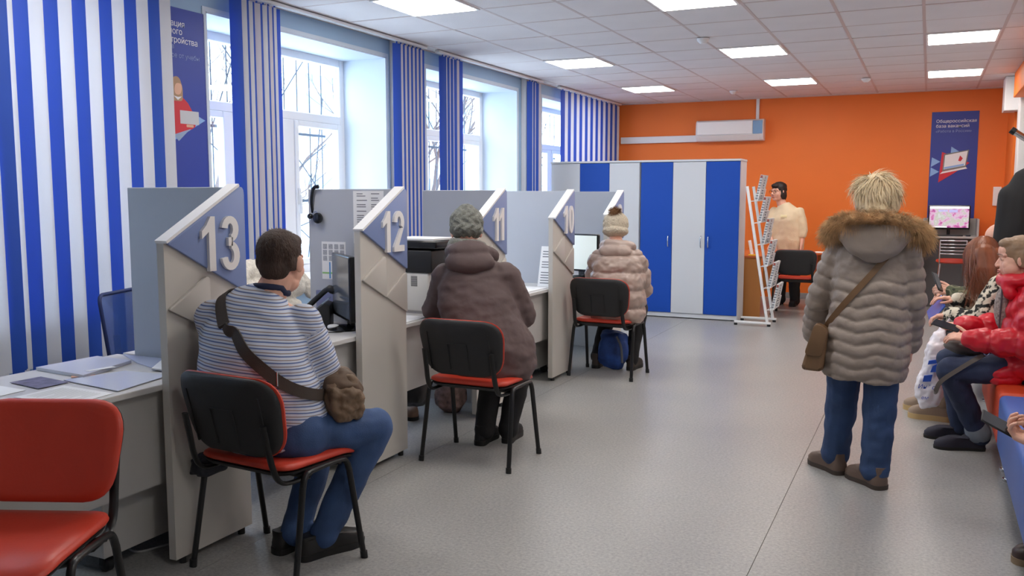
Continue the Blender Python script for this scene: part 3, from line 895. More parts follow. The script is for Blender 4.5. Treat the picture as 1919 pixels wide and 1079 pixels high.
L0('print_hand', rounded([(0.10, 0.645), (0.19, 0.645), (0.19, 0.675), (0.10, 0.675)], 0.01), 0.0036, m_skinp)

# ------------------------------------------------------------------ wooden desk by the orange wall
m_wood = mat('wood_veneer', (186, 122, 62), 0.4, var=0.12, vscale=5, stretch=(1, 1, 0.15))
m_woodt = mat('wood_top', (190, 96, 44), 0.35, var=0.08, vscale=5, stretch=(0.2, 1, 1))
wd = empty('wooden_desk', (-1.8, 11.9, 0), 0, 'brown wooden corner desk by the orange wall', 'desk')
O('desk_top', rel(bbox(-2.45, -1.80, 10.97, 12.40, 0.735, 0.76, 0.004), wd), m_woodt, wd)
O('desk_top', rel(bbox(-1.80, -0.55, 11.86, 12.30, 0.735, 0.76, 0.004), wd), m_woodt, wd)
O('end_panel', rel(bbox(-2.43, -1.82, 10.99, 11.015, 0, 0.735), wd), m_wood, wd)
O('side_panel', rel(bbox(-1.845, -1.82, 11.30, 11.9, 0.30, 0.735), wd), m_wood, wd)
O('end_panel', rel(bbox(-0.60, -0.575, 11.90, 12.28, 0, 0.735), wd), m_wood, wd)
O('front_panel', rel(bbox(-1.82, -0.60, 12.22, 12.24, 0.45, 0.735), wd), m_wood, wd)

nb = O('wall_notice', bbox(0.765, 0.86, YB - 0.03, YB, 1.36, 1.61, 0.004), m_paper); tag(nb, 'narrow white notice holder on the orange wall beside the black coat', 'notice')
# ------------------------------------------------------------------ leaflet rack
rk = empty('leaflet_rack', (-1.78, 10.35, 0), 0, 'white slanting leaflet rack full of newspapers beside the cabinet', 'rack')
m_rk = mat('rack_white', (238, 238, 238), 0.35)
def rail(x): return [Vector((-1.615, x, 0.03)), Vector((-1.885, x, 1.60))]
for y in (10.30, 10.70):
    O('upright', rel(tube(B(), rail(y), 0.017, 8), rk), m_rk, rk, 60)
    O('base_bar', rel(bbox(-1.99, -1.575, y - 0.015, y + 0.015, 0.025, 0.05, 0.004), rk), m_rk, rk)
    for x in (-1.975, -1.60):
        O('foot', rel(lathe(B(), [(0.02, 0), (0.02, 0.026)], 10, Matrix.Translation((x, y, 0))), rk), m_black, rk)
papers = mat('newsprint', (205, 206, 208), 0.7, var=0.25, vscale=30)
m_blk = mat('newsprint_ink', (90, 92, 96), 0.8)
for k in range(6):
    f_ = 0.10 + k * 0.158
    bx, bz = -1.615 - 0.27 * f_, 0.03 + 1.57 * f_
    sh = B()
    for y in (10.31, 10.69):
        tube(sh, [(bx, y, bz), (bx + 0.09, y, bz + 0.01), (bx + 0.115, y, bz + 0.14)], 0.005, 6)
    for (dx, dz) in ((0.09, 0.01), (0.103, 0.075), (0.115, 0.14), (0.02, 0.005)):
        tube(sh, [(bx + dx, 10.31, bz + dz), (bx + dx, 10.69, bz + dz)], 0.004, 6)
    O('wire_shelf', rel(sh, rk), m_rk, rk, 60)
    for q, (ya, yb) in enumerate(((10.315, 10.49), (10.51, 10.685))):
        hh = 0.30
        n = O('newspaper', prism(B(), [(bx + 0.055 + q * 0.012, bz + 0.012), (bx + 0.085, bz + 0.012), (bx + 0.085 + 0.055, bz + hh), (bx + 0.06 + 0.055, bz + hh + 0.004)], 'xz', ya, yb), papers)
        tag(n, 'folded newspaper on the %s shelf of the leaflet rack, %s the camera' % (['lowest', 'second lowest', 'third lowest', 'third highest', 'second highest', 'top'][k], ('nearer', 'farther from')[q]), 'newspaper', 'newspapers in the leaflet rack')
        ln = B()
        for j in range(9):
            a = 0.06 + j * 0.1
            xx = bx + 0.055 + q * 0.012 + (0.06 - q * 0.012) * a; zz = bz + 0.012 + (hh - 0.008) * a
            box(ln, xx + 0.004, xx + 0.03, ya - 0.0012, ya, zz, zz + 0.014)
        O('print_lines', ln, m_blk if j % 2 else m_ink, n)['kind'] = 'stuff'
        O('masthead', bbox(bx + 0.115, bx + 0.137, ya - 0.0016, ya, bz + hh - 0.03, bz + hh - 0.004), mat('masthead', (150, 70, 60), 0.7), n)

# ------------------------------------------------------------------ computer kiosk and bar stool
kk = empty('computer_kiosk', (0.27, 13.05, 0), 0, 'grey computer kiosk with a keyboard shelf under the blue poster', 'kiosk')
m_kg = mat('kiosk_grey', (176, 174, 172), 0.5); m_kd = mat('kiosk_dark', (96, 94, 96), 0.6)
for x in (-0.06, 0.58):
    O('side_panel', rel(bbox(x, x + 0.02, 12.85, 13.34, 0, 1.19), kk), m_kg, kk)
O('shelf', rel(bbox(-0.055, 0.595, 12.78, 13.34, 0.94, 0.965, 0.004), kk), m_kg, kk)
O('back_panel', rel(bbox(-0.04, 0.58, 13.32, 13.34, 0.0, 1.19), kk), m_kg, kk)
O('front_panel', rel(bbox(-0.04, 0.58, 13.10, 13.12, 0.0, 0.94), kk), m_kd, kk)
kb = O('keyboard', bbox(0.05, 0.42, 12.86, 12.98, 0.966, 0.982, 0.004), m_black); tag(kb, 'black keyboard on the kiosk shelf', 'keyboard')
ms = O('computer_mouse', bbox(0.45, 0.51, 12.87, 12.96, 0.966, 0.99, 0.01), m_black); tag(ms, 'black mouse beside the keyboard on the kiosk shelf', 'mouse')
def screen_mat():
    m = bpy.data.materials.new('screen_flowers'); m.use_nodes = True
    nt = m.node_tree; b = nt.nodes['Principled BSDF']
    tc = nt.nodes.new('ShaderNodeTexCoord')
    n = nt.nodes.new('ShaderNodeTexNoise'); n.inputs['Scale'].default_value = 13; n.inputs['Detail'].default_value = 3
    nt.links.new(tc.outputs['Object'], n.inputs['Vector'])
    r = nt.nodes.new('ShaderNodeValToRGB'); cr = r.color_ramp
    cr.elements[0].position = 0.30; cr.elements[0].color = lin(140, 60, 130)
    cr.elements[1].position = 0.7; cr.elements[1].color = lin(236, 232, 240)
    for p, c in ((0.4, (216, 110, 176)), (0.5, (236, 200, 226)), (0.58, (206, 206, 190))):
        x = cr.elements.new(p); x.color = lin(*c)
    nt.links.new(n.outputs['Fac'], r.inputs['Fac'])
    nt.links.new(r.outputs['Color'], b.inputs['Emission Color'])
    b.inputs['Emission Strength'].default_value = 0.42
    b.inputs['Base Color'].default_value = (0.02, 0.02, 0.02, 1); b.inputs['Roughness'].default_value = 0.25
    return m
tv = empty('monitor', (0.25, 13.1, 0.966), 0, 'black monitor showing pink flowers on the kiosk', 'monitor')
O('housing', bbox(-0.25, 0.25, -0.02, 0.02, 0.08, 0.40, 0.008), m_blackg, tv)
sm = screen_mat()
O('screen', bbox(-0.235, 0.235, -0.0225, -0.020, 0.105, 0.385), sm, tv)
O('taskbar', bbox(-0.235, -0.02, -0.0235, -0.0225, 0.105, 0.118), emit_mat('screen_white', (230, 235, 245), 0.45), tv)
O('page_banner', bbox(-0.235, 0.235, -0.0235, -0.0225, 0.355, 0.385), MATS['screen_white'], tv)
O('page_logo', bbox(-0.13, -0.02, -0.0236, -0.0225, 0.315, 0.34), emit_mat('screen_redblue', (60, 80, 180), 0.45), tv)
O('page_logo', bbox(0.0, 0.10, -0.0236, -0.0225, 0.305, 0.345), MATS['screen_redblue'], tv)
O('stand', lathe(B(), [(0.09, 0), (0.09, 0.008), (0.02, 0.014), (0.02, 0.1)], 18), m_blackg, tv, 40)
st = empty('bar_stool', (0.30, 12.45, 0), 0, 'bar stool with red round seat and chrome bar back at the kiosk', 'stool')
O('seat', lathe(B(), [(0, 0.64), (0.17, 0.645), (0.19, 0.66), (0.185, 0.685), (0.15, 0.695), (0, 0.70)], 28), m_red, st, 50)
for (x, y) in ((-0.14, -0.13), (0.14, -0.13), (-0.14, 0.13), (0.14, 0.13)):
    O('leg', tube(B(), [(x, y, 0.64), (x * 1.35, y * 1.35, 0.0)], 0.011, 8), m_chrome, st, 60)
bmr = B()
for s in (-1, 1):
    tube(bmr, smoothpath([(s * 0.145, -0.12, 0.64), (s * 0.15, -0.19, 0.72), (s * 0.15, -0.20, 0.94)], 4), 0.009, 8)
O('back_post', bmr, m_chrome, st, 60)
for z in (0.77, 0.81, 0.85, 0.89, 0.935):
    O('back_bar', tube(B(), smoothpath([(-0.15, -0.195, z), (0, -0.225, z), (0.15, -0.195, z)], 4), 0.006 if z < 0.92 else 0.010, 8), m_chrome, st, 60)
O('foot_ring', tube(B(), [(0.165 * math.cos(a), 0.155 * math.sin(a), 0.25) for a in np.linspace(0, 2 * pi, 24, endpoint=False)], 0.008, 6, close=True), m_chrome, st, 60)

# ------------------------------------------------------------------ benches, coat stand on the right
m_bo = mat('bench_orange', (214, 74, 40), 0.45, bump=0.05, bscale=80); m_bb = mat('bench_blue', (64, 100, 178), 0.45, bump=0.05, bscale=80)
def bench(ya, yb, m_, label):
    e = empty('upholstered_bench', (0.66, (ya + yb) / 2, 0), 0, label, 'bench', 'upholstered benches along the right wall')
    O('seat_block', rel(bbox(0.385, 0.96, ya, yb, 0.15, 0.445, 0.03, 4), e), m_, e, 50)
    for x in (0.45, 0.90):
        for y in (ya + 0.08, yb - 0.08):
            lg = O('leg', rel(lathe(B(), [(0.026, 0.012), (0.026, 0.15)], 16, Matrix.Translation((x, y, 0))), e), m_chrome, e, 40)
            O('foot_flange', rel(lathe(B(), [(0.034, 0.0), (0.036, 0.006), (0.034, 0.014), (0.026, 0.016)], 16, Matrix.Translation((x, y, 0))), e), m_chrome, lg, 40)
    return e
bench(3.2, 5.28, m_bb, 'blue upholstered bench in the right foreground on chrome legs')
bench(5.31, 6.74, m_bo, 'orange upholstered bench under the woman in the red jacket')
bench(7.12, 8.5, m_bb, 'blue upholstered bench under the man in the camouflage jacket')
cs = empty('coat_stand', (0.80, 6.93, 0), 0, 'chrome coat stand behind the seated people on the right', 'coat stand')
O('pole', lathe(B(), [(0.018, 0.02), (0.018, 1.80), (0.0, 1.81)], 14), m_chrome, cs, 40)
O('base', lathe(B(), [(0.16, 0), (0.16, 0.015), (0.03, 0.03), (0.018, 0.05)], 24), m_chrome, cs, 40)
for a, z1 in ((pi, 1.93), (pi / 2, 1.93), (-pi / 2, 1.93), (0, 1.93)):
    L = 0.30 if a == pi else 0.12
    arm = O('arm', tube(B(), [(0, 0, 1.72), (L * math.cos(a), L * math.sin(a), z1)], 0.021, 10), m_chrome, cs, 60)
    O('arm_cap', tube(B(), [(L * 0.97 * math.cos(a), L * 0.97 * math.sin(a), 1.72 + (z1 - 1.72) * 0.97), (L * 1.06 * math.cos(a), L * 1.06 * math.sin(a), 1.72 + (z1 - 1.72) * 1.06)], 0.024, 10), m_black, arm, 60)
# ------------------------------------------------------------------ things on and around the counters
def plate_on(name, pts, z, t, m_, label, cat, group=None):
    o = O(name, prism(B(), pts, 'xy', z, z + t), m_)
    return tag(o, label, cat, group)
def lines_on(parent, pts, z, n, m_=None, w0=0.12, w1=0.88):
    """rows of print on a sheet given by four corners a-b-c-d (rows run a->b, stack towards d)"""
    a, b_, c, d = [Vector((p[0], p[1])) for p in pts]
    bm = B()
    rnd = random.Random(int(abs(a.x * 1000)))
    for i in range(n):
        t0 = 0.08 + 0.84 * i / n; t1 = t0 + 0.84 / n * 0.35
        e = w1 if rnd.random() > 0.25 else rnd.uniform(0.4, w1)
        def q(u, v): return (a + (b_ - a) * u) * (1 - v) + (d + (c - d) * u) * v
        vs = [bm.verts.new((*q(u, v), z)) for u, v in ((w0, t0), (e, t0), (e, t1), (w0, t1))]
        bm.faces.new(vs)
    o = O('print_lines', bm, m_ or m_ink, parent); o['kind'] = 'stuff'; return o
m_film = sheer_mat('clear_film', (226, 230, 244), 0.45)
shA = [(-3.44, 2.50), (-3.43, 2.80), (-3.20, 2.79), (-3.11, 2.47)]
f = plate_on('document_folder', shA, 0.751, 0.014, mat('folder_lilac', (206, 208, 222), 0.3), 'thick stack of papers in a clear sleeve near the back edge of the nearest desk', 'folder')
plate_on('label', [(-3.18, 2.53), (-3.16, 2.65), (-3.13, 2.65), (-3.15, 2.53)], 0.7655, 0.0006, m_paper, None, None).parent = f
s = plate_on('paper_sheet', [(-3.06, 2.34), (-2.77, 2.325), (-2.755, 2.13), (-3.05, 2.12)], 0.751, 0.001, m_paper, 'plain white sheet at the front edge of the nearest desk', 'paper', 'papers on the nearest desk')
lines_on(s, [(-3.05, 2.335), (-3.045, 2.125), (-2.76, 2.135), (-2.775, 2.32)], 0.7525, 14, mat('print_pale', (206, 206, 204), 0.8))
s = plate_on('paper_sheet', [(-3.14, 2.40), (-3.07, 2.64), (-2.83, 2.66), (-2.775, 2.35)], 0.753, 0.003, mat('film_paper', (216, 220, 236), 0.2), 'white sheet in a glossy sleeve, touching the number 13 partition', 'paper', 'papers on the nearest desk')
s = plate_on('colour_leaflet', [(-3.30, 2.28), (-3.29, 2.41), (-3.09, 2.385), (-3.09, 2.25)], 0.7535, 0.001, mat('leaflet_dark', (110, 104, 124), 0.4, var=0.5, vscale=25), 'dark printed photo leaflet lying on the nearest desk', 'leaflet')
s = plate_on('colour_leaflet', [(-3.16, 2.45), (-3.22, 2.50), (-3.16, 2.56), (-3.10, 2.52)], 0.7532, 0.001, mat('leaflet_orange', (222, 168, 140), 0.5, var=0.2, vscale=20), 'orange leaflet half under the thick sleeve of papers', 'leaflet')
s = plate_on('paper_sheet', [(-3.08, 2.10), (-2.78, 2.11), (-2.77, 1.82), (-3.06, 1.80)], 0.7515, 0.001, m_paper, 'white sheet behind the empty red chair', 'paper', 'papers on the nearest desk')
lines_on(s, [(-3.07, 2.09), (-3.06, 1.81), (-2.78, 1.83), (-2.79, 2.10)], 0.753, 12, MATS['print_pale'])
s = plate_on('paper_sheet', [(-3.34, 2.23), (-3.12, 2.22), (-3.10, 1.95), (-3.32, 1.94)], 0.7515, 0.001, m_paper, 'white sheet at the left edge of the view, beside the dark leaflet', 'paper', 'papers on the nearest desk')
s = plate_on('paper_sheet', [(-3.40, 2.92), (-3.10, 2.925), (-2.88, 2.92), (-2.90, 2.70), (-3.18, 2.80)], 0.7515, 0.004, mat('film_paper2', (200, 206, 232), 0.15), 'creased clear sleeve at the foot of the number 13 partition', 'paper', 'papers on the nearest desk')
s = plate_on('paper_sheet', [(-3.12, 2.90), (-2.78, 2.91), (-2.78, 2.72), (-2.98, 2.70)], 0.757, 0.006, m_paper, 'stack of white sheets beside the number 13 panel', 'paper', 'papers on the nearest desk')

# monitor seen edge-on at counter 12
def monitor(loc, rz, w_, h_, label, scr, tilt=0):
    e = empty('monitor', loc, rz, label, 'monitor', 'staff monitors')
    O('housing', bbox(-w_ / 2, w_ / 2, -0.012, 0.028, 0.06, 0.06 + h_, 0.008), m_blackg, e)
    O('screen', bbox(-w_ / 2 + 0.014, w_ / 2 - 0.014, -0.0135, -0.011, 0.078, 0.046 + h_), scr, e)
    O('rear_housing', prism(B(), [(0.028, 0.10), (0.055, 0.15), (0.055, 0.02 + h_), (0.028, 0.05 + h_)], 'yz', -w_ * 0.36, w_ * 0.36, 0.004), m_black, e)
    O('neck', bbox(-0.035, 0.035, 0.03, 0.06, 0.01, 0.2, 0.006), m_blackg, e)
    O('base', lathe(B(), [(0.115, 0), (0.12, 0.006), (0.10, 0.014), (0.03, 0.024), (0, 0.026)], 28, Matrix.Diagonal((1, 0.8, 1, 1))), m_blackg, e, 50)
    return e
m_scr = mat('screen_off', (92, 100, 112), 0.12)
monitor((-2.955, 4.04, 0.75), math.radians(-41), 0.43, 0.36, 'black monitor seen edge-on on the desk beside the number 12 panel', m_scr)
monitor((-2.86, 7.52, 0.75), math.radians(-12), 0.40, 0.34, 'monitor with a pale screen behind the person in the beige jacket', emit_mat('screen_pale', (176, 200, 190), 0.22))
ph = empty('desk_phone', (-3.16, 4.06, 0.75), math.radians(-60), 'black desk telephone beside the edge-on monitor', 'telephone')
O('body', prism(B(), [(-0.09, 0), (0.09, 0), (0.09, 0.13), (0.06, 0.14), (-0.09, 0.03)], 'yz', -0.085, 0.085, 0.004), m_black, ph)
O('keypad', prism(B(), [(-0.06, 0.052), (0.05, 0.135), (0.048, 0.141), (-0.063, 0.058)], 'yz', -0.01, 0.07), mat('keypad_grey', (90, 94, 104), 0.4), ph)
O('handset', tube(B(), smoothpath([(-0.055, -0.10, 0.075), (-0.055, -0.06, 0.10), (-0.055, 0.0, 0.155), (-0.055, 0.06, 0.205), (-0.055, 0.10, 0.20)], 4), [0.024] * 4 + [0.016] * 9 + [0.024] * 4, 10), m_black, ph, 60)
O('display', prism(B(), [(0.045, 0.134), (0.085, 0.165), (0.082, 0.171), (0.042, 0.14)], 'yz', 0.0, 0.075), mat('lcd', (150, 170, 190), 0.2), ph)
tr = empty('card_terminal', (-2.90, 3.72, 0.75), math.radians(30), 'small black device with a red label near the striped sleeve', 'card terminal')
O('body', bbox(-0.045, 0.045, -0.06, 0.06, 0, 0.03, 0.012, 3), m_black, tr, 50)
O('label', bbox(-0.03, 0.03, -0.01, 0.015, 0.0302, 0.032), mat('label_red', (220, 70, 60), 0.5), tr)
O('label', bbox(0.0, 0.03, -0.01, 0.015, 0.032, 0.0328), m_paper, tr)
tp = O('tape_roll', tube(B(), [(-2.995 + 0.022 * math.cos(a), 4.0 + 0.022 * math.sin(a), 0.765) for a in np.linspace(0, 2 * pi, 20, endpoint=False)], 0.012, 8, close=True), m_paper, None, 60); tag(tp, 'white paper roll lying at the monitor base', 'roll')
cb = O('cable', tube(B(), smoothpath([(-2.93, 3.78, 0.755), (-2.94, 3.86, 0.755), (-2.88, 3.92, 0.755), (-2.90, 4.0, 0.755)], 6), 0.003, 6), m_black, None, 60); tag(cb, 'thin black cable on the desk between device and monitor', 'cable')
cb = O('cable', tube(B(), smoothpath([(-3.3, 2.80, 0.006), (-2.99, 2.56, 0.006), (-2.90, 2.66, 0.006), (-2.88, 2.80, 0.006), (-3.0, 2.93, 0.006)], 8), 0.005, 6), mat('cable_grey', (170, 170, 170), 0.5), None, 60); tag(cb, 'grey cable looping on the floor under the nearest drawer unit', 'cable')

# sheets taped to the divider beside number 12
YD = PY0[1] + PW - 0.025
def taped(x0, x1, z0, z1, label):
    o = O('paper_sheet', bbox(x0, x1, YD - 0.0012, YD - 0.0002, z0, z1), m_paper); return tag(o, label, 'paper', 'sheets taped on the partition')
s1 = taped(-3.025, -2.815, 1.222, 1.524, 'white printed notice taped at the top of the partition beside number 12')
bm = B()
rnd = random.Random(3)
for k in range(22):
    z = 1.505 - k * 0.0125
    if k in (4, 9, 15): continue
    for (a, b_) in ((-3.0, -2.95 + rnd.uniform(-0.02, 0.03)), (-2.90, -2.84 + rnd.uniform(-0.02, 0.01))):
        if rnd.random() < 0.8: box(bm, a, b_, YD - 0.0016, YD - 0.0012, z, z + 0.005)
O('print_lines', bm, m_ink, s1)['kind'] = 'stuff'
s2 = taped(-3.257, -3.085, 1.003, 1.226, 'white calendar sheet taped on the partition left of the edge-on monitor')
for r_ in range(3):
    for c_ in range(4):
        O('month_block', bbox(-3.248 + c_ * 0.041, -3.218 + c_ * 0.041, YD - 0.0016, YD - 0.0012, 1.182 - r_ * 0.035, 1.212 - r_ * 0.035), mat('print_mid', (170, 172, 180), 0.8, var=0.35, vscale=220), s2)
O('colour_stripe', bbox(-3.255, -3.087, YD - 0.0016, YD - 0.0012, 1.035, 1.045), mat('stripe_green', (150, 200, 130), 0.7), s2)
O('colour_stripe', bbox(-3.175, -3.163, YD - 0.0018, YD - 0.0014, 1.008, 1.105), mat('stripe_blue', (90, 150, 210), 0.7), s2)
O('colour_stripe', bbox(-3.205, -3.195, YD - 0.0018, YD - 0.0014, 1.008, 1.105), MATS['stripe_blue'], s2)
fo = O('wall_pocket', bbox(-3.30, -2.80, YD - 0.012, YD - 0.0005, 0.80, 0.935, 0.003), sheer_mat('pocket_lilac', (150, 156, 200), 0.5)); tag(fo, 'translucent lilac folder standing against the partition behind the phone', 'folder')
# headset hung over the partition edge
hd = empty('headset', (-3.33, PY0[1] + PW - 0.012, 1.535), 0, 'black headset hung on the corner of the partition beside number 12', 'headset')
O('headband', rel(tube(B(), smoothpath([(-3.322, 4.262, 1.385), (-3.318, 4.245, 1.46), (-3.30, 4.24, 1.535), (-3.255, 4.235, 1.552)], 6), 0.011, 8, 0.5), hd), m_blackg, hd, 60)
for (x, z, r_) in ((-3.322, 1.375, 0.016), (-3.265, 1.365, 0.032)):
    O('ear_cup', rel(lathe(B(), [(0, -0.014), (r_ * 0.8, -0.014), (r_, -0.004), (r_, 0.008), (r_ * 0.7, 0.014), (0, 0.012)], 20, Matrix.Translation((x, 4.235, z)) @ Matrix.Rotation(pi / 2, 4, 'X')), hd), m_blackg, hd, 50)
O('headset_wire', rel(tube(B(), smoothpath([(-3.322, 4.24, 1.37), (-3.325, 4.24, 1.35), (-3.30, 4.238, 1.395), (-3.27, 4.236, 1.40), (-3.262, 4.236, 1.38)], 5), 0.003, 6), hd), m_chrome, hd, 60)

# printer on its white paper cabinet at counter 12
wb = empty('laser_printer', (-3.06, 4.95, 0.75), 0, 'white office printer under the black scanner at counter 12', 'printer')
O('body', rel(bbox(-3.30, -2.83, 4.77, 5.15, 0.765, 1.012, 0.012, 3), wb), mat('printer_white', (226, 224, 218), 0.4), wb, 50)
O('base_tray', rel(bbox(-3.28, -2.85, 4.78, 5.13, 0.75, 0.768), wb), m_kg, wb)
vb = B()
for k in range(9): box(vb, -2.958, -2.912, 4.768, 4.772, 0.925 + k * 0.0075, 0.9285 + k * 0.0075)
O('vent', rel(vb, wb), m_kd, wb)
pb = empty('scanner_printer', (-3.05, 4.95, 1.012), 0, 'black multifunction printer with raised lid behind the dark coat', 'printer')
O('body', rel(bbox(-3.28, -2.80, 4.76, 5.15, 1.013, 1.155, 0.008, 2), pb), m_black, pb, 50)
O('scanner_unit', rel(bbox(-3.17, -2.76, 4.75, 5.12, 1.165, 1.215, 0.010, 2), pb), m_blackg, pb, 50)
O('hinge', rel(bbox(-3.10, -2.82, 4.90, 5.14, 1.15, 1.17), pb), m_black, pb)
sp = O('paper_stack', bbox(-3.13, -2.80, 4.78, 5.08, 1.2155, 1.226), m_paper); tag(sp, 'white papers lying on top of the black printer', 'paper')
# leaflet stand and papers at counter 11
lf = O('leaflet_card', prism(B(), [(6.62, 0.752), (6.625, 0.752), (6.715, 1.078), (6.709, 1.079)], 'yz', -2.89, -2.735), m_paper); tag(lf, 'white printed card leaning against the partition beside number 10', 'leaflet')
bm = B()
for k in range(13):
    t0 = 0.08 + k * 0.065
    if k in (5, 9): continue
    y = 6.62 + 0.089 * t0 - 0.0012; z = 0.752 + 0.327 * t0
    box(bm, -2.87, -2.76 - (k % 3) * 0.02, y - 0.0004, y + 0.0003, z, z + 0.007)
O('print_lines', bm, m_ink, lf)['kind'] = 'stuff'
s = plate_on('paper_sheet', [(-3.0, 6.2), (-2.78, 6.18), (-2.77, 6.56), (-3.0, 6.58)], 0.751, 0.004, m_paper, 'white sheets on the desk in front of the leaning card', 'paper', 'papers on the far desks')
s = plate_on('paper_sheet', [(-2.95, 4.36), (-2.76, 4.38), (-2.77, 4.66), (-2.96, 4.64)], 0.751, 0.003, m_paper, 'white sheets on the desk between number 12 and the dark coat', 'paper', 'papers on the far desks')
kb2 = O('desk_phone', bbox(-3.02, -2.86, 7.15, 7.32, 0.751, 0.79, 0.012, 2), m_black); tag(kb2, 'black telephone base on the desk beside the beige jacket', 'telephone')
tg = O('handset', tube(B(), smoothpath([(-3.0, 7.18, 0.81), (-2.98, 7.23, 0.83), (-2.98, 7.29, 0.81)], 4), 0.018, 8), m_black, kb2, 60)
# papers on the wooden desk
for (x, y, lb) in ((-1.30, 12.05, 'white papers on the wooden desk beside the staff woman'), (-0.95, 12.1, 'white papers at the right end of the wooden desk')):
    plate_on('paper_sheet', [(x, y - 0.12), (x + 0.24, y - 0.10), (x + 0.22, y + 0.1), (x - 0.02, y + 0.09)], 0.761, 0.004, m_paper, lb, 'paper', 'papers on the wooden desk')
o = O('desk_sign', prism(B(), [(-1.965, 0.761), (-1.955, 0.761), (-1.99, 0.94), (-2.0, 0.94)], 'xz', 11.08, 11.24), m_paper); tag(o, 'small white sign standing on the wooden desk behind the cabinet', 'sign')
o = O('sticky_notes', bbox(-1.98, -1.87, 11.02, 11.07, 0.761, 0.775, 0.003), mat('yellow', (236, 196, 50), 0.6)); tag(o, 'yellow note block on the wooden desk', 'note block')

# bags under the counters
def sack(name, c, r, m_, label, cat, seed=0, amp=0.2):
    bm = B()
    bmesh.ops.create_icosphere(bm, subdivisions=4, radius=1.0)
    for v in bm.verts:
        p = v.co.copy()
        q = Vector((math.copysign(abs(p.x) ** 0.7, p.x), math.copysign(abs(p.y) ** 0.7, p.y), math.copysign(abs(p.z) ** 0.75, p.z)))
        n_ = noise.noise(p * 1.7 + Vector((seed, 0, 0))) * amp + noise.noise(p * 4 + Vector((0, seed, 0))) * amp * 0.35
        q = q * (1 + n_)
        v.co = Vector((c[0] + q.x * r[0], c[1] + q.y * r[1], max(c[2] + q.z * r[2], 0.003)))
    return tag(O(name, bm, m_, None, 179), label, cat)
b1 = sack('backpack', (-2.42, 7.20, 0.17), (0.13, 0.09, 0.17), mat('bag_blue', (36, 70, 140), 0.6, var=0.4, vscale=12), 'blue and black backpack on the floor under the beige jacket', 'backpack', 2)
tag(O('strap', tube(B(), smoothpath([(-2.36, 7.10, 0.30), (-2.31, 7.07, 0.22), (-2.30, 7.08, 0.08)], 5), 0.014, 8, 0.4), mat('strap_grey', (110, 112, 120), 0.5), b1, 60))
sack('tote_bag', (-2.95, 5.26, 0.12), (0.10, 0.08, 0.12), mat('floral_cloth', (150, 120, 112), 0.7, var=0.6, vscale=22), 'floral patterned bag on the floor under the counter', 'bag', 4)
sack('handbag', (-2.93, 4.72, 0.30), (0.10, 0.10, 0.14), mat('bag_black', (26, 25, 28), 0.5), 'black bag hanging under the counter by the dark coat', 'bag', 6)
sack('shoulder_bag', (-2.625, 2.66, 0.405), (0.05, 0.09, 0.045), mat('bag_dark', (30, 32, 44), 0.6), 'dark bag hooked on the chair of the man in stripes', 'bag', 8)
# ------------------------------------------------------------------ people: building blocks
V = Vector
def cap(bm, p0, p1, r0, r1=None, n=12, flat=1.0, ref=None):
    """tapered capsule"""
    p0, p1 = V(p0), V(p1); r1 = r0 if r1 is None else r1
    d = (p1 - p0); L = d.length
    if L < 1e-6: d = V((0, 0, 1))
    d = d.normalized()
    pts, rr = [], []
    for i in range(5):
        a = pi / 2 * (i / 4)
        pts.append(p0 - d * r0 * math.cos(a)); rr.append(max(r0 * math.sin(a), r0 * 0.06))
    for i in range(5):
        a = pi / 2 * (i / 4)
        pts.append(p1 + d * r1 * math.sin(a)); rr.append(max(r1 * math.cos(a), r1 * 0.06))
    return tube(bm, pts, rr, n, flat, ref)
def chain(bm, pts, rs, n=12, flat=1.0):
    for i in range(len(pts) - 1):
        cap(bm, pts[i], pts[i + 1], rs[i], rs[i + 1], n, flat)
    return bm
def ell(bm, c, r, yaw=0.0, pitch=0.0, roll=0.0):
    t = bmesh.new()
    bmesh.ops.create_uvsphere(t, u_segments=16, v_segments=12, radius=1.0)
    M = Matrix.Translation(V(c)) @ Euler((pitch, roll, yaw), 'XYZ').to_matrix().to_4x4() @ Matrix.Diagonal((r[0], r[1], r[2], 1))
    return merge(bm, t, M)
def loft(bm, secs, n=28, e=2.4):
    """secs: (centre, half width, half depth, yaw) rings perpendicular to the spine"""
    C = [V(s[0]) for s in secs]
    rings = []
    for i, s in enumerate(secs):
        d = (C[min(i + 1, len(C) - 1)] - C[max(i - 1, 0)]).normalized()
        r = V((math.cos(s[3]), math.sin(s[3]), 0)); r = (r - d * r.dot(d)).normalized()
        f = d.cross(r)
        ring = []
        for j in range(n):
            t = 2 * pi * j / n
            a = math.copysign(abs(math.cos(t)) ** (2 / e), math.cos(t)); b_ = math.copysign(abs(math.sin(t)) ** (2 / e), math.sin(t))
            ring.append(bm.verts.new(C[i] + r * a * s[1] + f * b_ * s[2]))
        rings.append(ring)
    for A, D in zip(rings, rings[1:]):
        for j in range(n):
            bm.faces.new([A[j], A[(j + 1) % n], D[(j + 1) % n], D[j]])
    bm.faces.new(rings[0][::-1]); bm.faces.new(rings[-1])
    return bm
def remesh(bm, voxel, smooth=3):
    bmesh.ops.recalc_face_normals(bm, faces=bm.faces[:])
    me = bpy.data.meshes.new('r'); bm.to_mesh(me); bm.free()
    o = bpy.data.objects.new('r', me); COL.objects.link(o)
    md = o.modifiers.new('r', 'REMESH'); md.mode = 'VOXEL'; md.voxel_size = voxel; md.adaptivity = 0
    if smooth:
        sm_ = o.modifiers.new('s', 'SMOOTH'); sm_.factor = 0.5; sm_.iterations = smooth
    dg = bpy.context.evaluated_depsgraph_get()
    out = bpy.data.meshes.new_from_object(o.evaluated_get(dg))
    bpy.data.objects.remove(o); bpy.data.meshes.remove(me)
    out.polygons.foreach_set('use_smooth', [True] * len(out.polygons))
    return out
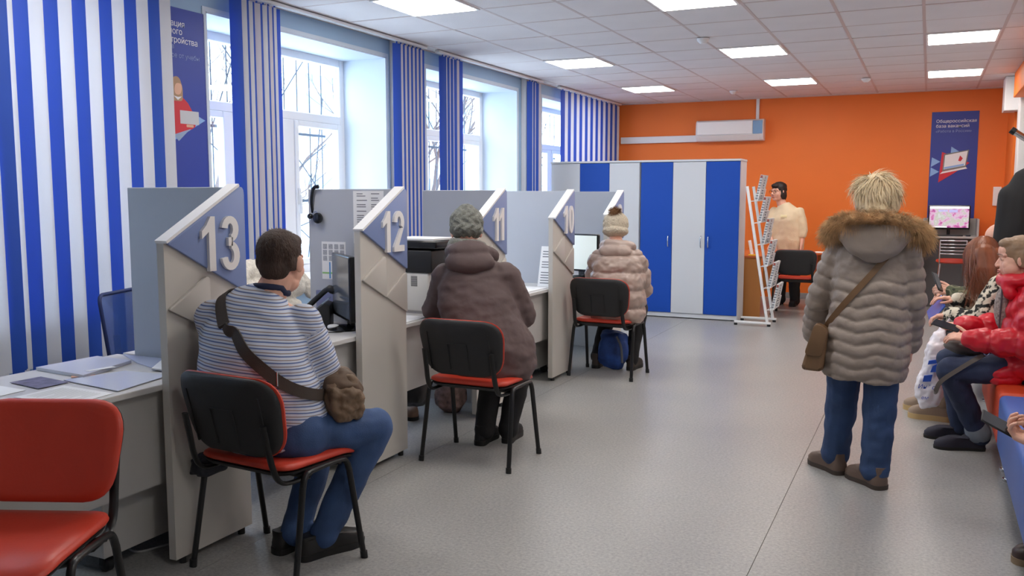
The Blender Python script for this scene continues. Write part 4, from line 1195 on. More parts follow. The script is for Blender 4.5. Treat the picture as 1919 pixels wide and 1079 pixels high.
def getco(me):
    a = np.empty(len(me.vertices) * 3); me.vertices.foreach_get('co', a); return a.reshape(-1, 3)
def setco(me, a):
    me.vertices.foreach_set('co', a.ravel()); me.update()
def getn(me):
    a = np.empty(len(me.vertices) * 3); me.vertex_normals.foreach_get('vector', a); return a.reshape(-1, 3)
def nz(co, scale, seed=0.0, oct_=2):
    out = np.empty(len(co))
    for i, c in enumerate(co):
        p = V(c) * scale + V((seed, seed * 1.7, seed * 0.3))
        v = noise.noise(p)
        if oct_ > 1: v += 0.45 * noise.noise(p * 2.3)
        out[i] = v
    return out
def wrinkle(me, amp, scale, seed=0.0, squash=(1, 1, 1)):
    co = getco(me); n = getn(me)
    setco(me, co + n * (nz(co * np.array(squash), scale, seed) * amp)[:, None])
def seg_param(co, pts):
    """distance from the polyline and length along it"""
    best = np.full(len(co), 1e9); s = np.zeros(len(co)); acc = 0.0
    for a, b_ in zip(pts, pts[1:]):
        a = np.array(a); b_ = np.array(b_); d = b_ - a; L = np.linalg.norm(d)
        t = np.clip(((co - a) @ d) / (L * L), 0, 1)
        dist = np.linalg.norm(co - (a + t[:, None] * d), axis=1)
        m_ = dist < best
        best[m_] = dist[m_]; s[m_] = acc + t[m_] * L
        acc += L
    return best, s
def quilt(me, arms, arm_r, torso_s, period, arm_period, amp, store=None, ytop=None):
    """channel quilting: puffs between stitched seams; arms = polylines"""
    co = getco(me); n = getn(me)
    s = torso_s(co) / period
    isarm = np.zeros(len(co), bool)
    for pl in arms:
        d, q = seg_param(co, pl)
        m_ = (d < arm_r) & (q > 0.045)
        s[m_] = q[m_] / arm_period + 0.3
        isarm |= m_
    if store:
        at = me.attributes.new(store, 'FLOAT', 'POINT'); at.data.foreach_set('value', s.astype(np.float32))
    if amp:
        puff = np.abs(np.sin(pi * s)) ** 0.55
        g = np.ones(len(co))
        if ytop is not None: g = np.where(isarm, 1.0, np.clip((ytop - co[:, 2]) / 0.03, 0.15, 1))
        setco(me, co + n * (amp * g * (puff - 0.65))[:, None])
    return me
def hug(pts, me, out_fn, off=0.006, n=8):
    bv = BVHTree.FromPolygons([v.co.copy() for v in me.vertices], [tuple(q.vertices) for q in me.polygons])
    res = []
    for p in smoothpath(pts, n):
        o = V(out_fn(p)).normalized()
        h = bv.ray_cast(p + o * 0.25, -o, 0.4)
        res.append(h[0] + o * off if h[0] is not None else p)
    for _ in range(9):
        res = [res[0]] + [(res[i - 1] + res[i] * 2 + res[i + 1]) / 4 for i in range(1, len(res) - 1)] + [res[-1]]
    return res
class Person:
    def __init__(self, origin, label):
        self.e = empty('person', origin, 0, label, 'person')
        self.o = V(origin)
        self.body = []
    def put(self, name, me, m, parent=None):
        me.transform(Matrix.Translation(-self.o))
        me.name = name
        return link_mesh(name, me, m, parent or self.e)
    def add(self, name, bm, m, voxel=None, smooth=3, parent=None, wr=None, angle=60):
        me = remesh(bm, voxel, smooth) if voxel else fin(bm, angle)
        if wr: wrinkle(me, *wr)
        return self.put(name, me, m, parent)
    def finish_body(self, m):
        bm = bmesh.new()
        for me in self.body: bm.from_mesh(me); bpy.data.meshes.remove(me)
        me = bpy.data.meshes.new('body'); bm.to_mesh(me); bm.free()
        me.polygons.foreach_set('use_smooth', [True] * len(me.polygons))
        return self.put('body', me, m)
def HM(c, yaw, pitch=0.0, roll=0.0, s=1.0):
    return Matrix.Translation(V(c)) @ Euler((pitch, roll, yaw), 'XYZ').to_matrix().to_4x4() @ Matrix.Scale(s, 4)
def head(P, M, neck, skin, voxel=0.0045, neck_r=0.052, fat=0.0, soft=False):
    """head with face; M maps head space (x right, y forward, z up; chin -0.115, crown +0.115)"""
    t = B()
    ell(t, (0, -0.012, 0.034), (0.074, 0.094, 0.082)); ell(t, (0, 0.028, -0.03), (0.060 + fat, 0.060, 0.080))
    ell(t, (0, 0.054, -0.090), (0.030 + fat * 0.6, 0.026, 0.022)); ell(t, (0, 0.02, -0.075), (0.052 + fat, 0.05, 0.032 + fat))
    for s in (-1, 1):
        ell(t, (s * (0.036 + fat * 0.6), 0.052, -0.032), (0.026, 0.026, 0.028))
        ell(t, (s * 0.079, -0.008, -0.008), (0.010, 0.020, 0.032), s * -0.35)
        ell(t, (s * 0.012, 0.096, -0.036), (0.008, 0.010, 0.008))
        cap(t, (s * 0.012, 0.081 if soft else 0.083, 0.024), (s * 0.052, 0.064, 0.022), 0.009 if soft else 0.011, 0.009)
        ell(t, (s * 0.031, 0.068, 0.002), (0.016, 0.014, 0.012))
    if soft:
        ell(t, (0, 0.030, 0.045), (0.058, 0.062, 0.055)); cap(t, (0, 0.080, 0.004), (0, 0.098, -0.030), 0.009, 0.0125)
        for s in (-1, 1): ell(t, (s * 0.045, 0.035, -0.05), (0.034, 0.040, 0.040))
    else:
        cap(t, (0, 0.080, 0.012), (0, 0.108, -0.028), 0.009, 0.012)
    ell(t, (0, 0.084, -0.060), (0.023, 0.011, 0.006)); ell(t, (0, 0.081, -0.072), (0.020, 0.011, 0.006))
    for v in t.verts: v.co = M @ v.co
    cap(t, M @ V((0, -0.02, -0.06)), neck, neck_r, neck_r * 1.12)
    P.body.append(remesh(t, voxel, 2))
def eyes(P, M, iris=(70, 90, 90), dy=0.0):
    m_e = mat('eye_white', (196, 186, 180), 0.35); m_i = mat('iris_%d' % iris[0], iris, 0.2); m_l = mat('lash', (112, 84, 70), 0.8); m_lip = mat('lip', (178, 104, 98), 0.45)
    for s in (-1, 1):
        o = P.add('eye', ell(B(), M @ V((s * 0.031, 0.0752 + dy, -0.001)), (0.0092, 0.0092, 0.0062)), m_e)
        P.add('iris', ell(B(), M @ V((s * 0.031, 0.0820 + dy, -0.001)), (0.0042,) * 3), m_i, None, 3, o)
        b_ = B(); tube(b_, [M @ V((s * 0.016, 0.084, 0.006)), M @ V((s * 0.030, 0.0875, 0.0105)), M @ V((s * 0.046, 0.080, 0.004))], [0.001, 0.0014, 0.0008], 5)
        P.add('eyelash', b_, m_l)
        b_ = B(); tube(b_, [M @ V((s * 0.014, 0.094, 0.026)), M @ V((s * 0.034, 0.089, 0.031)), M @ V((s * 0.052, 0.074, 0.026))], [0.002, 0.0024, 0.0012], 6)
        P.add('eyebrow', b_, m_l)
    b_ = B(); ell(b_, M @ V((0, 0.0915, -0.061)), (0.019, 0.019, 0.0045)); 
    b_.free()
    b_ = B()
    for (z, r_) in ((-0.0605, 0.0042), (-0.0705, 0.0048)):
        tube(b_, [M @ V((-0.021, 0.084, -0.065)), M @ V((-0.010, 0.0925, z + 0.001)), M @ V((0, 0.0940, z)), M @ V((0.010, 0.0925, z + 0.001)), M @ V((0.021, 0.084, -0.065))], [0.0012, r_, r_, r_, 0.0012], 6)
    P.add('lips', b_, m_lip)
def hand(P, wrist, fdir, back, side, curl=0.5, s=1.0, curls=None, thumb=(0.6, 0.75, -0.35), tcurl=0.4, spread=1.0, voxel=0.0032, arm=None, arm_r=0.026):
    """side=+1: thumb lies on +(fdir x back); five fingers with three joints"""
    t = B()
    f = V(fdir).normalized(); n_ = V(back); n_ = (n_ - f * n_.dot(f)).normalized(); l = f.cross(n_) * side
    w0 = V(wrist)
    base = [0.029, 0.010, -0.009, -0.027]
    ln = [(0.042, 0.025, 0.020), (0.046, 0.029, 0.021), (0.042, 0.027, 0.020), (0.033, 0.021, 0.018)]
    curls = curls or [curl] * 4
    for i in range(4):
        k = w0 + (f * (0.088 - 0.004 * abs(i - 1)) + l * base[i]) * s
        cap(t, w0 + (l * base[i] * 0.55 + f * 0.012) * s, k, 0.0155 * s, 0.0115 * s)
        d = (f + l * base[i] * 2.2 * spread).normalized(); up = n_
        p = k
        for j, L in enumerate(ln[i]):
            a = curls[i] * (0.8, 1.15, 0.8)[j]
            ax = d.cross(up).normalized()
            d2 = d * math.cos(a) - up * math.sin(a); up = up * math.cos(a) + d * math.sin(a); d = d2
            q = p + d * L * s
            cap(t, p, q, (0.0092, 0.0086, 0.0078)[j] * s, (0.0086, 0.0078, 0.0066)[j] * s)
            p = q
    ell(t, w0 + f * 0.05 * s, (0.02 * s,) * 3)
    d = (f * thumb[0] + l * thumb[1] + n_ * thumb[2]).normalized()
    p = w0 + (f * 0.022 + l * 0.020) * s
    for j, L in enumerate((0.045, 0.034, 0.026)):
        q = p + d * L * s
        cap(t, p, q, (0.0145, 0.0108, 0.0095)[j] * s, (0.0108, 0.0095, 0.0078)[j] * s)
        p = q
        d = (d * math.cos(tcurl) + (f * 0.8 - l * 0.4) * math.sin(tcurl)).normalized()
    cap(t, w0 - f * 0.01, w0 + f * 0.02 * s, 0.024 * s, 0.02 * s)
    if arm is not None: cap(t, V(arm), w0, arm_r, 0.024 * s)
    P.body.append(remesh(t, voxel, 2))
    return w0 + f * 0.09 * s
def limbs(P, J, arm_r=0.042, leg_r=0.07, voxel=0.014):
    """the body under the clothes: one continuous figure"""
    t = B()
    hip, ch, nk = V(J['hip']), V(J['chest']), V(J['neck'])
    chain(t, [hip, (hip + ch) / 2, ch, nk], [0.115, 0.11, 0.11, 0.055])
    for s in 'LR':
        sh, el_, wr = V(J['sh' + s]), V(J['el' + s]), V(J['wr' + s])
        chain(t, [ch.lerp(nk, 0.6), sh, el_, wr], [0.07, arm_r * 1.1, arm_r * 0.85, arm_r * 0.6])
        hp, kn, an = V(J['hp' + s]), V(J['kn' + s]), V(J['an' + s])
        chain(t, [hip, hp, kn, an], [0.10, leg_r * 1.05, leg_r * 0.72, leg_r * 0.5])
    P.body.append(remesh(t, voxel, 3))
def trousers(P, J, m, r=(0.098, 0.072, 0.058), voxel=0.010, seat_r=0.13, wr=(0.008, 9, 1.0), hem=None, name='trousers'):
    t = B()
    for s in 'LR':
        hp, kn, an = V(J['hp' + s]), V(J['kn' + s]), V(J['an' + s])
        chain(t, [hp, hp.lerp(kn, 0.5), kn, kn.lerp(an, 0.5), an], [r[0], (r[0] + r[1]) / 2, r[1], (r[1] + r[2]) / 2, r[2]])
        d = (an - kn).normalized()
        cap(t, an, an + d * 0.02, r[2], r[2] * 1.04)
    cap(t, J['hpL'], J['hpR'], seat_r, seat_r)
    return P.add(name, t, m, voxel, 3, None, wr)
def shoe(P, heel, toe, m, m_sole, hgt=0.10, wd=0.048, sole=0.025, name='shoe', parent=None, ankle_r=0.045, cleat=False):
    heel, toe = V(heel), V(toe)
    d = V((toe.x - heel.x, toe.y - heel.y, 0)); L = d.length; d.normalize(); l = V((-d.y, d.x, 0))
    z0 = min(heel.z, toe.z)
    half = [(0.0, 0.0), (0.005, 0.28), (0.02, 0.52), (0.055, 0.70), (0.12, 0.78), (0.35, 0.70), (0.55, 0.84), (0.72, 1.0), (0.85, 0.92), (0.94, 0.68), (0.985, 0.36), (1.0, 0.0)]
    out = half + [(a, -b_) for a, b_ in half[-2:0:-1]]
    def P3(a, b_, z): 
        q = heel + d * a * L + l * b_ * wd; q.z = z0 + z; return q
    t = B()
    rings = []
    for (z, sc, sq, cx) in ((sole - 0.004, 1.0, 1.0, 0.5), (sole + 0.02, 1.0, 0.99, 0.5), (sole + 0.04, 0.94, 0.90, 0.47), (sole + 0.058, 0.84, 0.72, 0.40), (hgt * 0.85, 0.8, 0.46, 0.26), (hgt + 0.01, 0.78, 0.36, 0.22)):
        rings.append([t.verts.new(P3(cx + (a - 0.5) * sq if sq > 0.95 else 0.02 + (a) * sq, b_ * sc, z)) for a, b_ in out])
    k = len(out)
    for A, D in zip(rings, rings[1:]):
        for j in range(k): t.faces.new([A[j], A[(j + 1) % k], D[(j + 1) % k], D[j]])
    t.faces.new(rings[0][::-1]); t.faces.new(rings[-1])
    o = P.add(name, t, m, None, 3, parent, None, 75) if P else O(name, t, m, parent, 75)
    t = B()
    A = [t.verts.new(P3(a * 1.01 - 0.005, b_ * 1.04, 0.0)) for a, b_ in out]; D = [t.verts.new(P3(a * 1.02 - 0.01, b_ * 1.06, sole)) for a, b_ in out]
    for j in range(k): t.faces.new([A[j], A[(j + 1) % k], D[(j + 1) % k], D[j]])
    t.faces.new(A[::-1]); t.faces.new(D)
    if P: P.add('sole', t, m_sole, None, 3, o, None, 40)
    else: O('sole', t, m_sole, o, 40)
    return o
def strand(bm, pts, w0, w1, nrm):
    n_ = V(nrm)
    prev = None
    for i, p in enumerate(pts):
        p = V(p); d = (V(pts[min(i + 1, len(pts) - 1)]) - V(pts[max(i - 1, 0)]))
        s = d.cross(n_)
        if s.length < 1e-6: s = d.orthogonal()
        s.normalize(); wv = w0 + (w1 - w0) * i / (len(pts) - 1)
        cur = (bm.verts.new(p - s * wv), bm.verts.new(p + s * wv))
        if prev: bm.faces.new([prev[0], prev[1], cur[1], cur[0]])
        prev = cur
def fur(bm, path, r, count, ln, seed, w_=0.0012, droop=0.4):
    rnd = random.Random(seed); P_ = [V(p) for p in path]
    for _ in range(count):
        t = rnd.random() * (len(P_) - 1.001); i = int(t); p = P_[i].lerp(P_[i + 1], t - i)
        d = (P_[i + 1] - P_[i]).normalized()
        a = V((rnd.gauss(0, 1), rnd.gauss(0, 1), rnd.gauss(0, 1))); a = (a - d * a.dot(d)); 
        if a.length < 1e-3: continue
        a.normalize()
        b_ = p + a * r * 0.8; L = ln * rnd.uniform(0.6, 1.3)
        g = (a + d * rnd.uniform(-0.7, 0.7)).normalized()
        q = b_ + g * L * 0.5; e_ = b_ + g * L + V((0, 0, -droop * L))
        strand(bm, [b_, q, e_], w_, w_ * 0.2, d)
def belt(bm, pts, wd, th, nrm_fn, n=8):
    """flat strap along a path; nrm_fn(p) gives the outward direction"""
    P_ = smoothpath(pts, n)
    prev = None
    for i, p in enumerate(P_):
        d = (P_[min(i + 1, len(P_) - 1)] - P_[max(i - 1, 0)]).normalized(); n_ = V(nrm_fn(p)); n_ = (n_ - d * n_.dot(d)).normalized(); s = d.cross(n_)
        c = [bm.verts.new(p + s * a * wd / 2 + n_ * b_ * th) for a, b_ in ((-1, 0), (1, 0), (1, 1), (-1, 1))]
        if prev:
            for j in range(4): bm.faces.new([prev[j], prev[(j + 1) % 4], c[(j + 1) % 4], c[j]])
        else: bm.faces.new(c)
        prev = c
    bm.faces.new(prev)
    return bm
def attr_mat(name, attr, stops, rough=0.8, wob=0.04):
    m = bpy.data.materials.new(name); m.use_nodes = True
    nt = m.node_tree; b_ = nt.nodes['Principled BSDF']
    a = nt.nodes.new('ShaderNodeAttribute'); a.attribute_name = attr
    fr = nt.nodes.new('ShaderNodeMath'); fr.operation = 'FRACT'
    nt.links.new(a.outputs['Fac'], fr.inputs[0])
    r = nt.nodes.new('ShaderNodeValToRGB'); r.color_ramp.interpolation = 'CONSTANT'; cr = r.color_ramp
    cr.elements[0].position = 0; cr.elements[0].color = lin(*stops[0][1]); cr.elements[1].position = stops[1][0]; cr.elements[1].color = lin(*stops[1][1])
    for p, c in stops[2:]:
        x = cr.elements.new(p); x.color = lin(*c)
    nt.links.new(fr.outputs[0], r.inputs['Fac']); nt.links.new(r.outputs['Color'], b_.inputs['Base Color'])
    b_.inputs['Roughness'].default_value = rough
    MATS[name] = m
    return m

m_skin = mat('skin', (226, 174, 152), 0.5, var=0.04, vscale=25)
m_skin.node_tree.nodes['Principled BSDF'].inputs['Subsurface Weight'].default_value = 0.06
m_denim = mat('denim', (52, 78, 122), 0.75, var=0.22, vscale=7, bump=0.2, bscale=250)
m_denimd = mat('denim_dark', (38, 50, 80), 0.75, var=0.15, vscale=7, bump=0.2, bscale=250)
m_blkcl = mat('black_cloth', (24, 24, 27), 0.8)
m_leather = mat('black_leather', (24, 22, 22), 0.4)
m_soleb = mat('sole_black', (20, 20, 20), 0.6)
m_bag = mat('bag_khaki', (112, 90, 70), 0.65, var=0.15, vscale=14, bump=0.15, bscale=120)
m_strap = mat('strap_brown', (62, 52, 46), 0.7, bump=0.2, bscale=400)

# ------------------------------------------------------------------ man in the striped shirt (counter 13)
Z9 = 0.0
def man_striped():
    P = Person((-2.40, 2.78, 0), 'seated man in striped shirt and jeans with a brown shoulder bag, seen from behind')
    ty = math.radians(22)
    J = dict(hip=(-2.40, 2.74, 0.575), chest=(-2.47, 2.77, 0.93), neck=(-2.435, 2.83, 1.105), shL=(-2.645, 2.72, 1.005), shR=(-2.315, 2.87, 0.995), elL=(-2.67, 2.88, 0.74), elR=(-2.255, 2.95, 0.735),
             wrL=(-2.55, 3.06, 0.68), wrR=(-2.40, 3.12, 0.66), hpL=(-2.47, 2.80, 0.555), hpR=(-2.30, 2.80, 0.555), knL=(-2.44, 3.17, 0.535), knR=(-2.135, 3.10, 0.525), anL=(-2.42, 2.93, 0.11), anR=(-2.285, 2.95, 0.11))
    limbs(P, J)
    M = HM((-2.425, 2.875, 1.232), math.radians(14), math.radians(-6), 0, 1.09)
    head(P, M, (-2.44, 2.82, 1.10), m_skin, neck_r=0.060, fat=0.012)
    hand(P, J['wrR'], (-0.5, 0.8, -0.1), (0.3, 0.3, 1), 1, 0.5)
    hand(P, J['wrL'], (0.6, 0.7, -0.1), (0, 0.3, 1), -1, 0.5)
    P.finish_body(m_skin)
    eyes(P, M)
    # shirt
    t = B()
    loft(t, [((-2.385, 2.79, 0.50), 0.200, 0.140, 0.1), ((-2.40, 2.785, 0.58), 0.215, 0.150, 0.2), ((-2.43, 2.765, 0.70), 0.222, 0.160, 0.3), ((-2.465, 2.745, 0.83), 0.222, 0.168, ty), ((-2.475, 2.765, 0.94), 0.215, 0.145, ty), ((-2.47, 2.79, 1.02), 0.185, 0.115, ty), ((-2.455, 2.81, 1.085), 0.12, 0.085, ty), ((-2.445, 2.825, 1.12), 0.068, 0.066, ty)])
    for s in 'LR':
        chain(t, [J['sh' + s], V(J['sh' + s]).lerp(V(J['el' + s]), 0.5), J['el' + s], J['wr' + s]], [0.078, 0.074, 0.064, 0.048])
    me = remesh(t, 0.009, 4)
    wrinkle(me, 0.010, 7, 3.0, (1, 1, 1.6))
    tilt = lambda co: co[:, 2] + 0.10 * (co[:, 0] + 2.4) + 0.05 * (co[:, 1] - 2.7) + 0.004 * nz(co, 8, 5, 1)
    quilt(me, [[J['shL'], J['elL'], J['wrL']], [J['shR'], J['elR'], J['wrR']]], 0.079, tilt, 0.024, 0.024, 0.0, 'stripe')
    m_sh = attr_mat('striped_jersey', 'stripe', [(0, (200, 206, 222)), (0.22, (96, 114, 162)), (0.44, (198, 205, 222)), (0.70, (146, 132, 130)), (0.86, (198, 205, 220))])
    shirt = me.copy()
    P.put('shirt', me, m_sh)
    P.add('collar', tube(B(), [V((-2.44, 2.832, 1.122)) + V((0.068 * math.cos(a), 0.066 * math.sin(a), 0.02 * math.sin(a) * -0.6 + (0.008 if math.sin(a) < 0 else -0.01))) for a in np.linspace(0, 2 * pi, 24, endpoint=False)], 0.013, 8, 0.8, close=True), mat('collar_navy', (36, 44, 74), 0.8))
    trousers(P, J, m_denim, (0.102, 0.080, 0.062), 0.010, 0.135)
    # hair: short dark crop, receding crown
    t = B(); ell(t, (0, -0.020, 0.040), (0.080, 0.096, 0.082)); ell(t, (0, -0.052, -0.020), (0.060, 0.047, 0.058)); ell(t, (0, 0.052, 0.078), (0.056, 0.044, 0.034))
    for s in (-1, 1): ell(t, (s * 0.064, -0.030, 0.0), (0.014, 0.036, 0.036))
    for v in t.verts: v.co = M @ v.co
    P.add('hair', t, mat('hair_brown', (66, 48, 40), 0.7, var=0.25, vscale=30, bump=0.6, bscale=160, stretch=(1, 1, 0.35)), 0.0055, 2, None, (0.0015, 45, 2))
    rnd = random.Random(4); t = B()
    for _ in range(1500):
        u = rnd.uniform(-1, 1); a = rnd.uniform(0, 2 * pi); r_ = math.sqrt(1 - u * u)
        n_ = V((r_ * math.cos(a), r_ * math.sin(a), u))
        if n_.y > 0.5 and n_.z < 0.45: continue
        if n_.z < -0.45: continue
        p = V((0.078 * n_.x, -0.020 + 0.094 * n_.y, 0.040 + 0.080 * n_.z)); d = V((0, 0.35, -0.6)); d = (d - n_ * d.dot(n_)).normalized(); d = (d + n_ * 0.22 + V((rnd.gauss(0, .12), rnd.gauss(0, .12), rnd.gauss(0, .12)))).normalized()
        strand(t, [M @ p, M @ (p + d * 0.016 + n_ * 0.001)], 0.0012, 0.0004, n_)
    P.add('hair_strands', t, MATS['hair_brown'])['kind'] = 'stuff'
    for (h, to) in (((-2.475, 2.845, 0), (-2.42, 3.12, 0)), ((-2.345, 2.835, 0), (-2.225, 3.125, 0))):
        shoe(P, h, to, m_leather, m_soleb, 0.09, 0.050, 0.028)
    # crossbody bag
    b_ = empty('shoulder_bag', (-2.27, 3.04, 0.62), 0, 'worn brown canvas shoulder bag on the lap of the man in stripes', 'bag')
    ya = math.radians(-40)
    s = B(); loft(s, [((-2.235, 3.0, 0.605), 0.13, 0.055, ya), ((-2.235, 2.995, 0.64), 0.155, 0.075, ya), ((-2.24, 2.99, 0.70), 0.15, 0.075, ya), ((-2.25, 2.985, 0.75), 0.12, 0.06, ya), ((-2.255, 2.98, 0.775), 0.09, 0.03, ya)], 28, 4.5)
    me = remesh(s, 0.006, 2); wrinkle(me, 0.018, 17, 1.0); wrinkle(me, 0.006, 45, 2.0); me.transform(Matrix.Translation(-b_.location)); link_mesh('bag_body', me, m_bag, b_)
    s = B(); loft(s, [((-2.238, 2.99, 0.685), 0.125, 0.088, ya), ((-2.243, 2.985, 0.73), 0.13, 0.082, ya), ((-2.25, 2.982, 0.77), 0.10, 0.06, ya), ((-2.255, 2.98, 0.785), 0.07, 0.03, ya)], 28, 4)
    me = remesh(s, 0.006, 1); wrinkle(me, 0.010, 16, 4.0); me.transform(Matrix.Translation(-b_.location)); link_mesh('bag_flap', me, mat('bag_flap', (92, 72, 56), 0.65, var=0.15, vscale=14), b_)
    c0 = V((-2.44, 2.77, 0.85))
    out = lambda p: (p.x - c0.x, p.y - c0.y, 0.25 if p.z > 1.0 else 0.0)
    st_ = [(-2.56, 2.90, 1.02), (-2.585, 2.79, 1.095), (-2.57, 2.69, 1.085), (-2.50, 2.59, 1.03), (-2.43, 2.545, 0.965), (-2.35, 2.515, 0.905), (-2.26, 2.54, 0.852), (-2.20, 2.60, 0.80), (-2.175, 2.69, 0.755), (-2.175, 2.80, 0.72), (-2.20, 2.92, 0.70)]
    st_ = hug(st_, shirt, out, 0.009)
    O('strap', rel(belt(B(), st_, 0.046, 0.006, out, 2), b_), m_strap, b_, 40)
    q_ = st_[-26]; o9 = V(out(q_)).normalized() * 0.008
    O('buckle', rel(tube(B(), [q_ + o9 + V((0.012 * a, 0, 0.026 * c)) for a, c in ((-1, -1), (1, -1), (1, 1), (-1, 1))], 0.003, 6, close=True), b_), m_chrome, b_)
    for o_ in (P.e, b_): o_.location += V((0.06, -0.055, 0))
man_striped()

# ------------------------------------------------------------------ person in the dark coat (counter 12)
def coat_person():
    P = Person((-2.30, 4.50, 0), 'person in a long dark brown hooded coat and grey knitted hat leaning over counter 12')
    J = dict(hip=(-2.27, 4.50, 0.57), chest=(-2.38, 4.53, 0.94), neck=(-2.46, 4.60, 1.15), shL=(-2.575, 4.54, 1.02), shR=(-2.195, 4.58, 1.03), elL=(-2.725, 4.66, 0.80), elR=(-2.13, 4.68, 0.79),
             wrL=(-2.66, 4.90, 0.80), wrR=(-2.42, 4.92, 0.82), hpL=(-2.35, 4.56, 0.56), hpR=(-2.18, 4.56, 0.56), knL=(-2.385, 4.80, 0.49), knR=(-2.215, 4.86, 0.49), anL=(-2.375, 4.655, 0.10), anR=(-2.265, 4.76, 0.10))
    limbs(P, J)
    M = HM((-2.50, 4.665, 1.285), math.radians(28), math.radians(-14), 0, 1.06)
    head(P, M, (-2.46, 4.60, 1.13), m_skin)
    hand(P, J['wrL'], (0.2, 1, -0.1), (0, 0, 1), -1, 0.4); hand(P, J['wrR'], (-0.5, 0.8, -0.1), (0, 0, 1), 1, 0.4)
    P.finish_body(m_skin); eyes(P, M)
    t = B()
    loft(t, [((-2.265, 4.53, 0.455), 0.235, 0.19, 0.1), ((-2.255, 4.515, 0.53), 0.265, 0.205, 0.1), ((-2.265, 4.50, 0.61), 0.262, 0.200, 0.1), ((-2.31, 4.49, 0.74), 0.238, 0.175, 0.1), ((-2.355, 4.51, 0.88), 0.228, 0.155, 0.1), ((-2.385, 4.535, 0.99), 0.215, 0.138, 0.1), ((-2.40, 4.56, 1.07), 0.17, 0.11, 0.1), ((-2.42, 4.58, 1.13), 0.09, 0.08, 0.1)])
    for s in 'LR': chain(t, [J['sh' + s], V(J['sh' + s]).lerp(V(J['el' + s]), 0.5), J['el' + s], J['wr' + s]], [0.086, 0.082, 0.074, 0.055])
    me = remesh(t, 0.010, 5); wrinkle(me, 0.012, 5, 2.0, (1, 1, 2.2)); wrinkle(me, 0.004, 18, 7.0, (1, 1, 1.5))
    m_coat = mat('coat_brown', (94, 78, 78), 0.75, bump=0.15, bscale=40)
    P.put('coat', me, m_coat)
    t = B()
    ell(t, (-2.375, 4.475, 1.115), (0.155, 0.085, 0.075), 0.1, 0.35); ell(t, (-2.40, 4.50, 1.185), (0.13, 0.085, 0.055), 0.1); 
    tube(t, [V((-2.42, 4.585, 1.155)) + V((0.125 * math.cos(a), 0.105 * math.sin(a), 0.03 * -math.sin(a))) for a in np.linspace(0, 2 * pi, 28, endpoint=False)], 0.045, 10, close=True)
    P.add('hood', t, m_coat, 0.009, 4, None, (0.009, 9, 4.0))
    m_knit = mat('knit_grey', (128, 130, 124), 0.9, var=0.25, vscale=60, bump=0.8, bscale=90)
    t = B(); ell(t, (0, -0.012, 0.048), (0.096, 0.112, 0.092)); ell(t, (0, -0.02, 0.0), (0.094, 0.108, 0.05)); ell(t, (0, -0.03, 0.115), (0.05, 0.06, 0.035))
    for v in t.verts: v.co = M @ v.co
    me = remesh(t, 0.006, 2)
    co = getco(me); n_ = getn(me); Mi = np.array(M.inverted()); lc = co @ Mi[:3, :3].T + Mi[:3, 3]
    an = np.arctan2(lc[:, 0], lc[:, 1] + 0.01)
    setco(me, co + n_ * (0.005 * np.sin(an * 11 + 2.2 * np.sin(lc[:, 2] * 90)) * np.clip((0.16 - lc[:, 2]) * 9, 0, 1))[:, None])
    P.put('knitted_hat', me, m_knit)
    t = B(); tube(t, [V((-2.475, 4.635, 1.195)) + V((0.085 * math.cos(a), 0.09 * math.sin(a), 0.02 * -math.sin(a))) for a in np.linspace(0, 2 * pi, 24, endpoint=False)], 0.036, 10, close=True)
    P.add('scarf', t, m_knit, 0.008, 3, None, (0.010, 16, 8.0))
    trousers(P, J, m_blkcl, (0.09, 0.075, 0.062), 0.010, 0.11)
    for (h, to) in (((-2.385, 4.585, 0), (-2.40, 4.85, 0)), ((-2.255, 4.70, 0), (-2.29, 4.955, 0))):
        shoe(P, h, to, m_blkcl, m_soleb, 0.11, 0.046, 0.03)
coat_person()

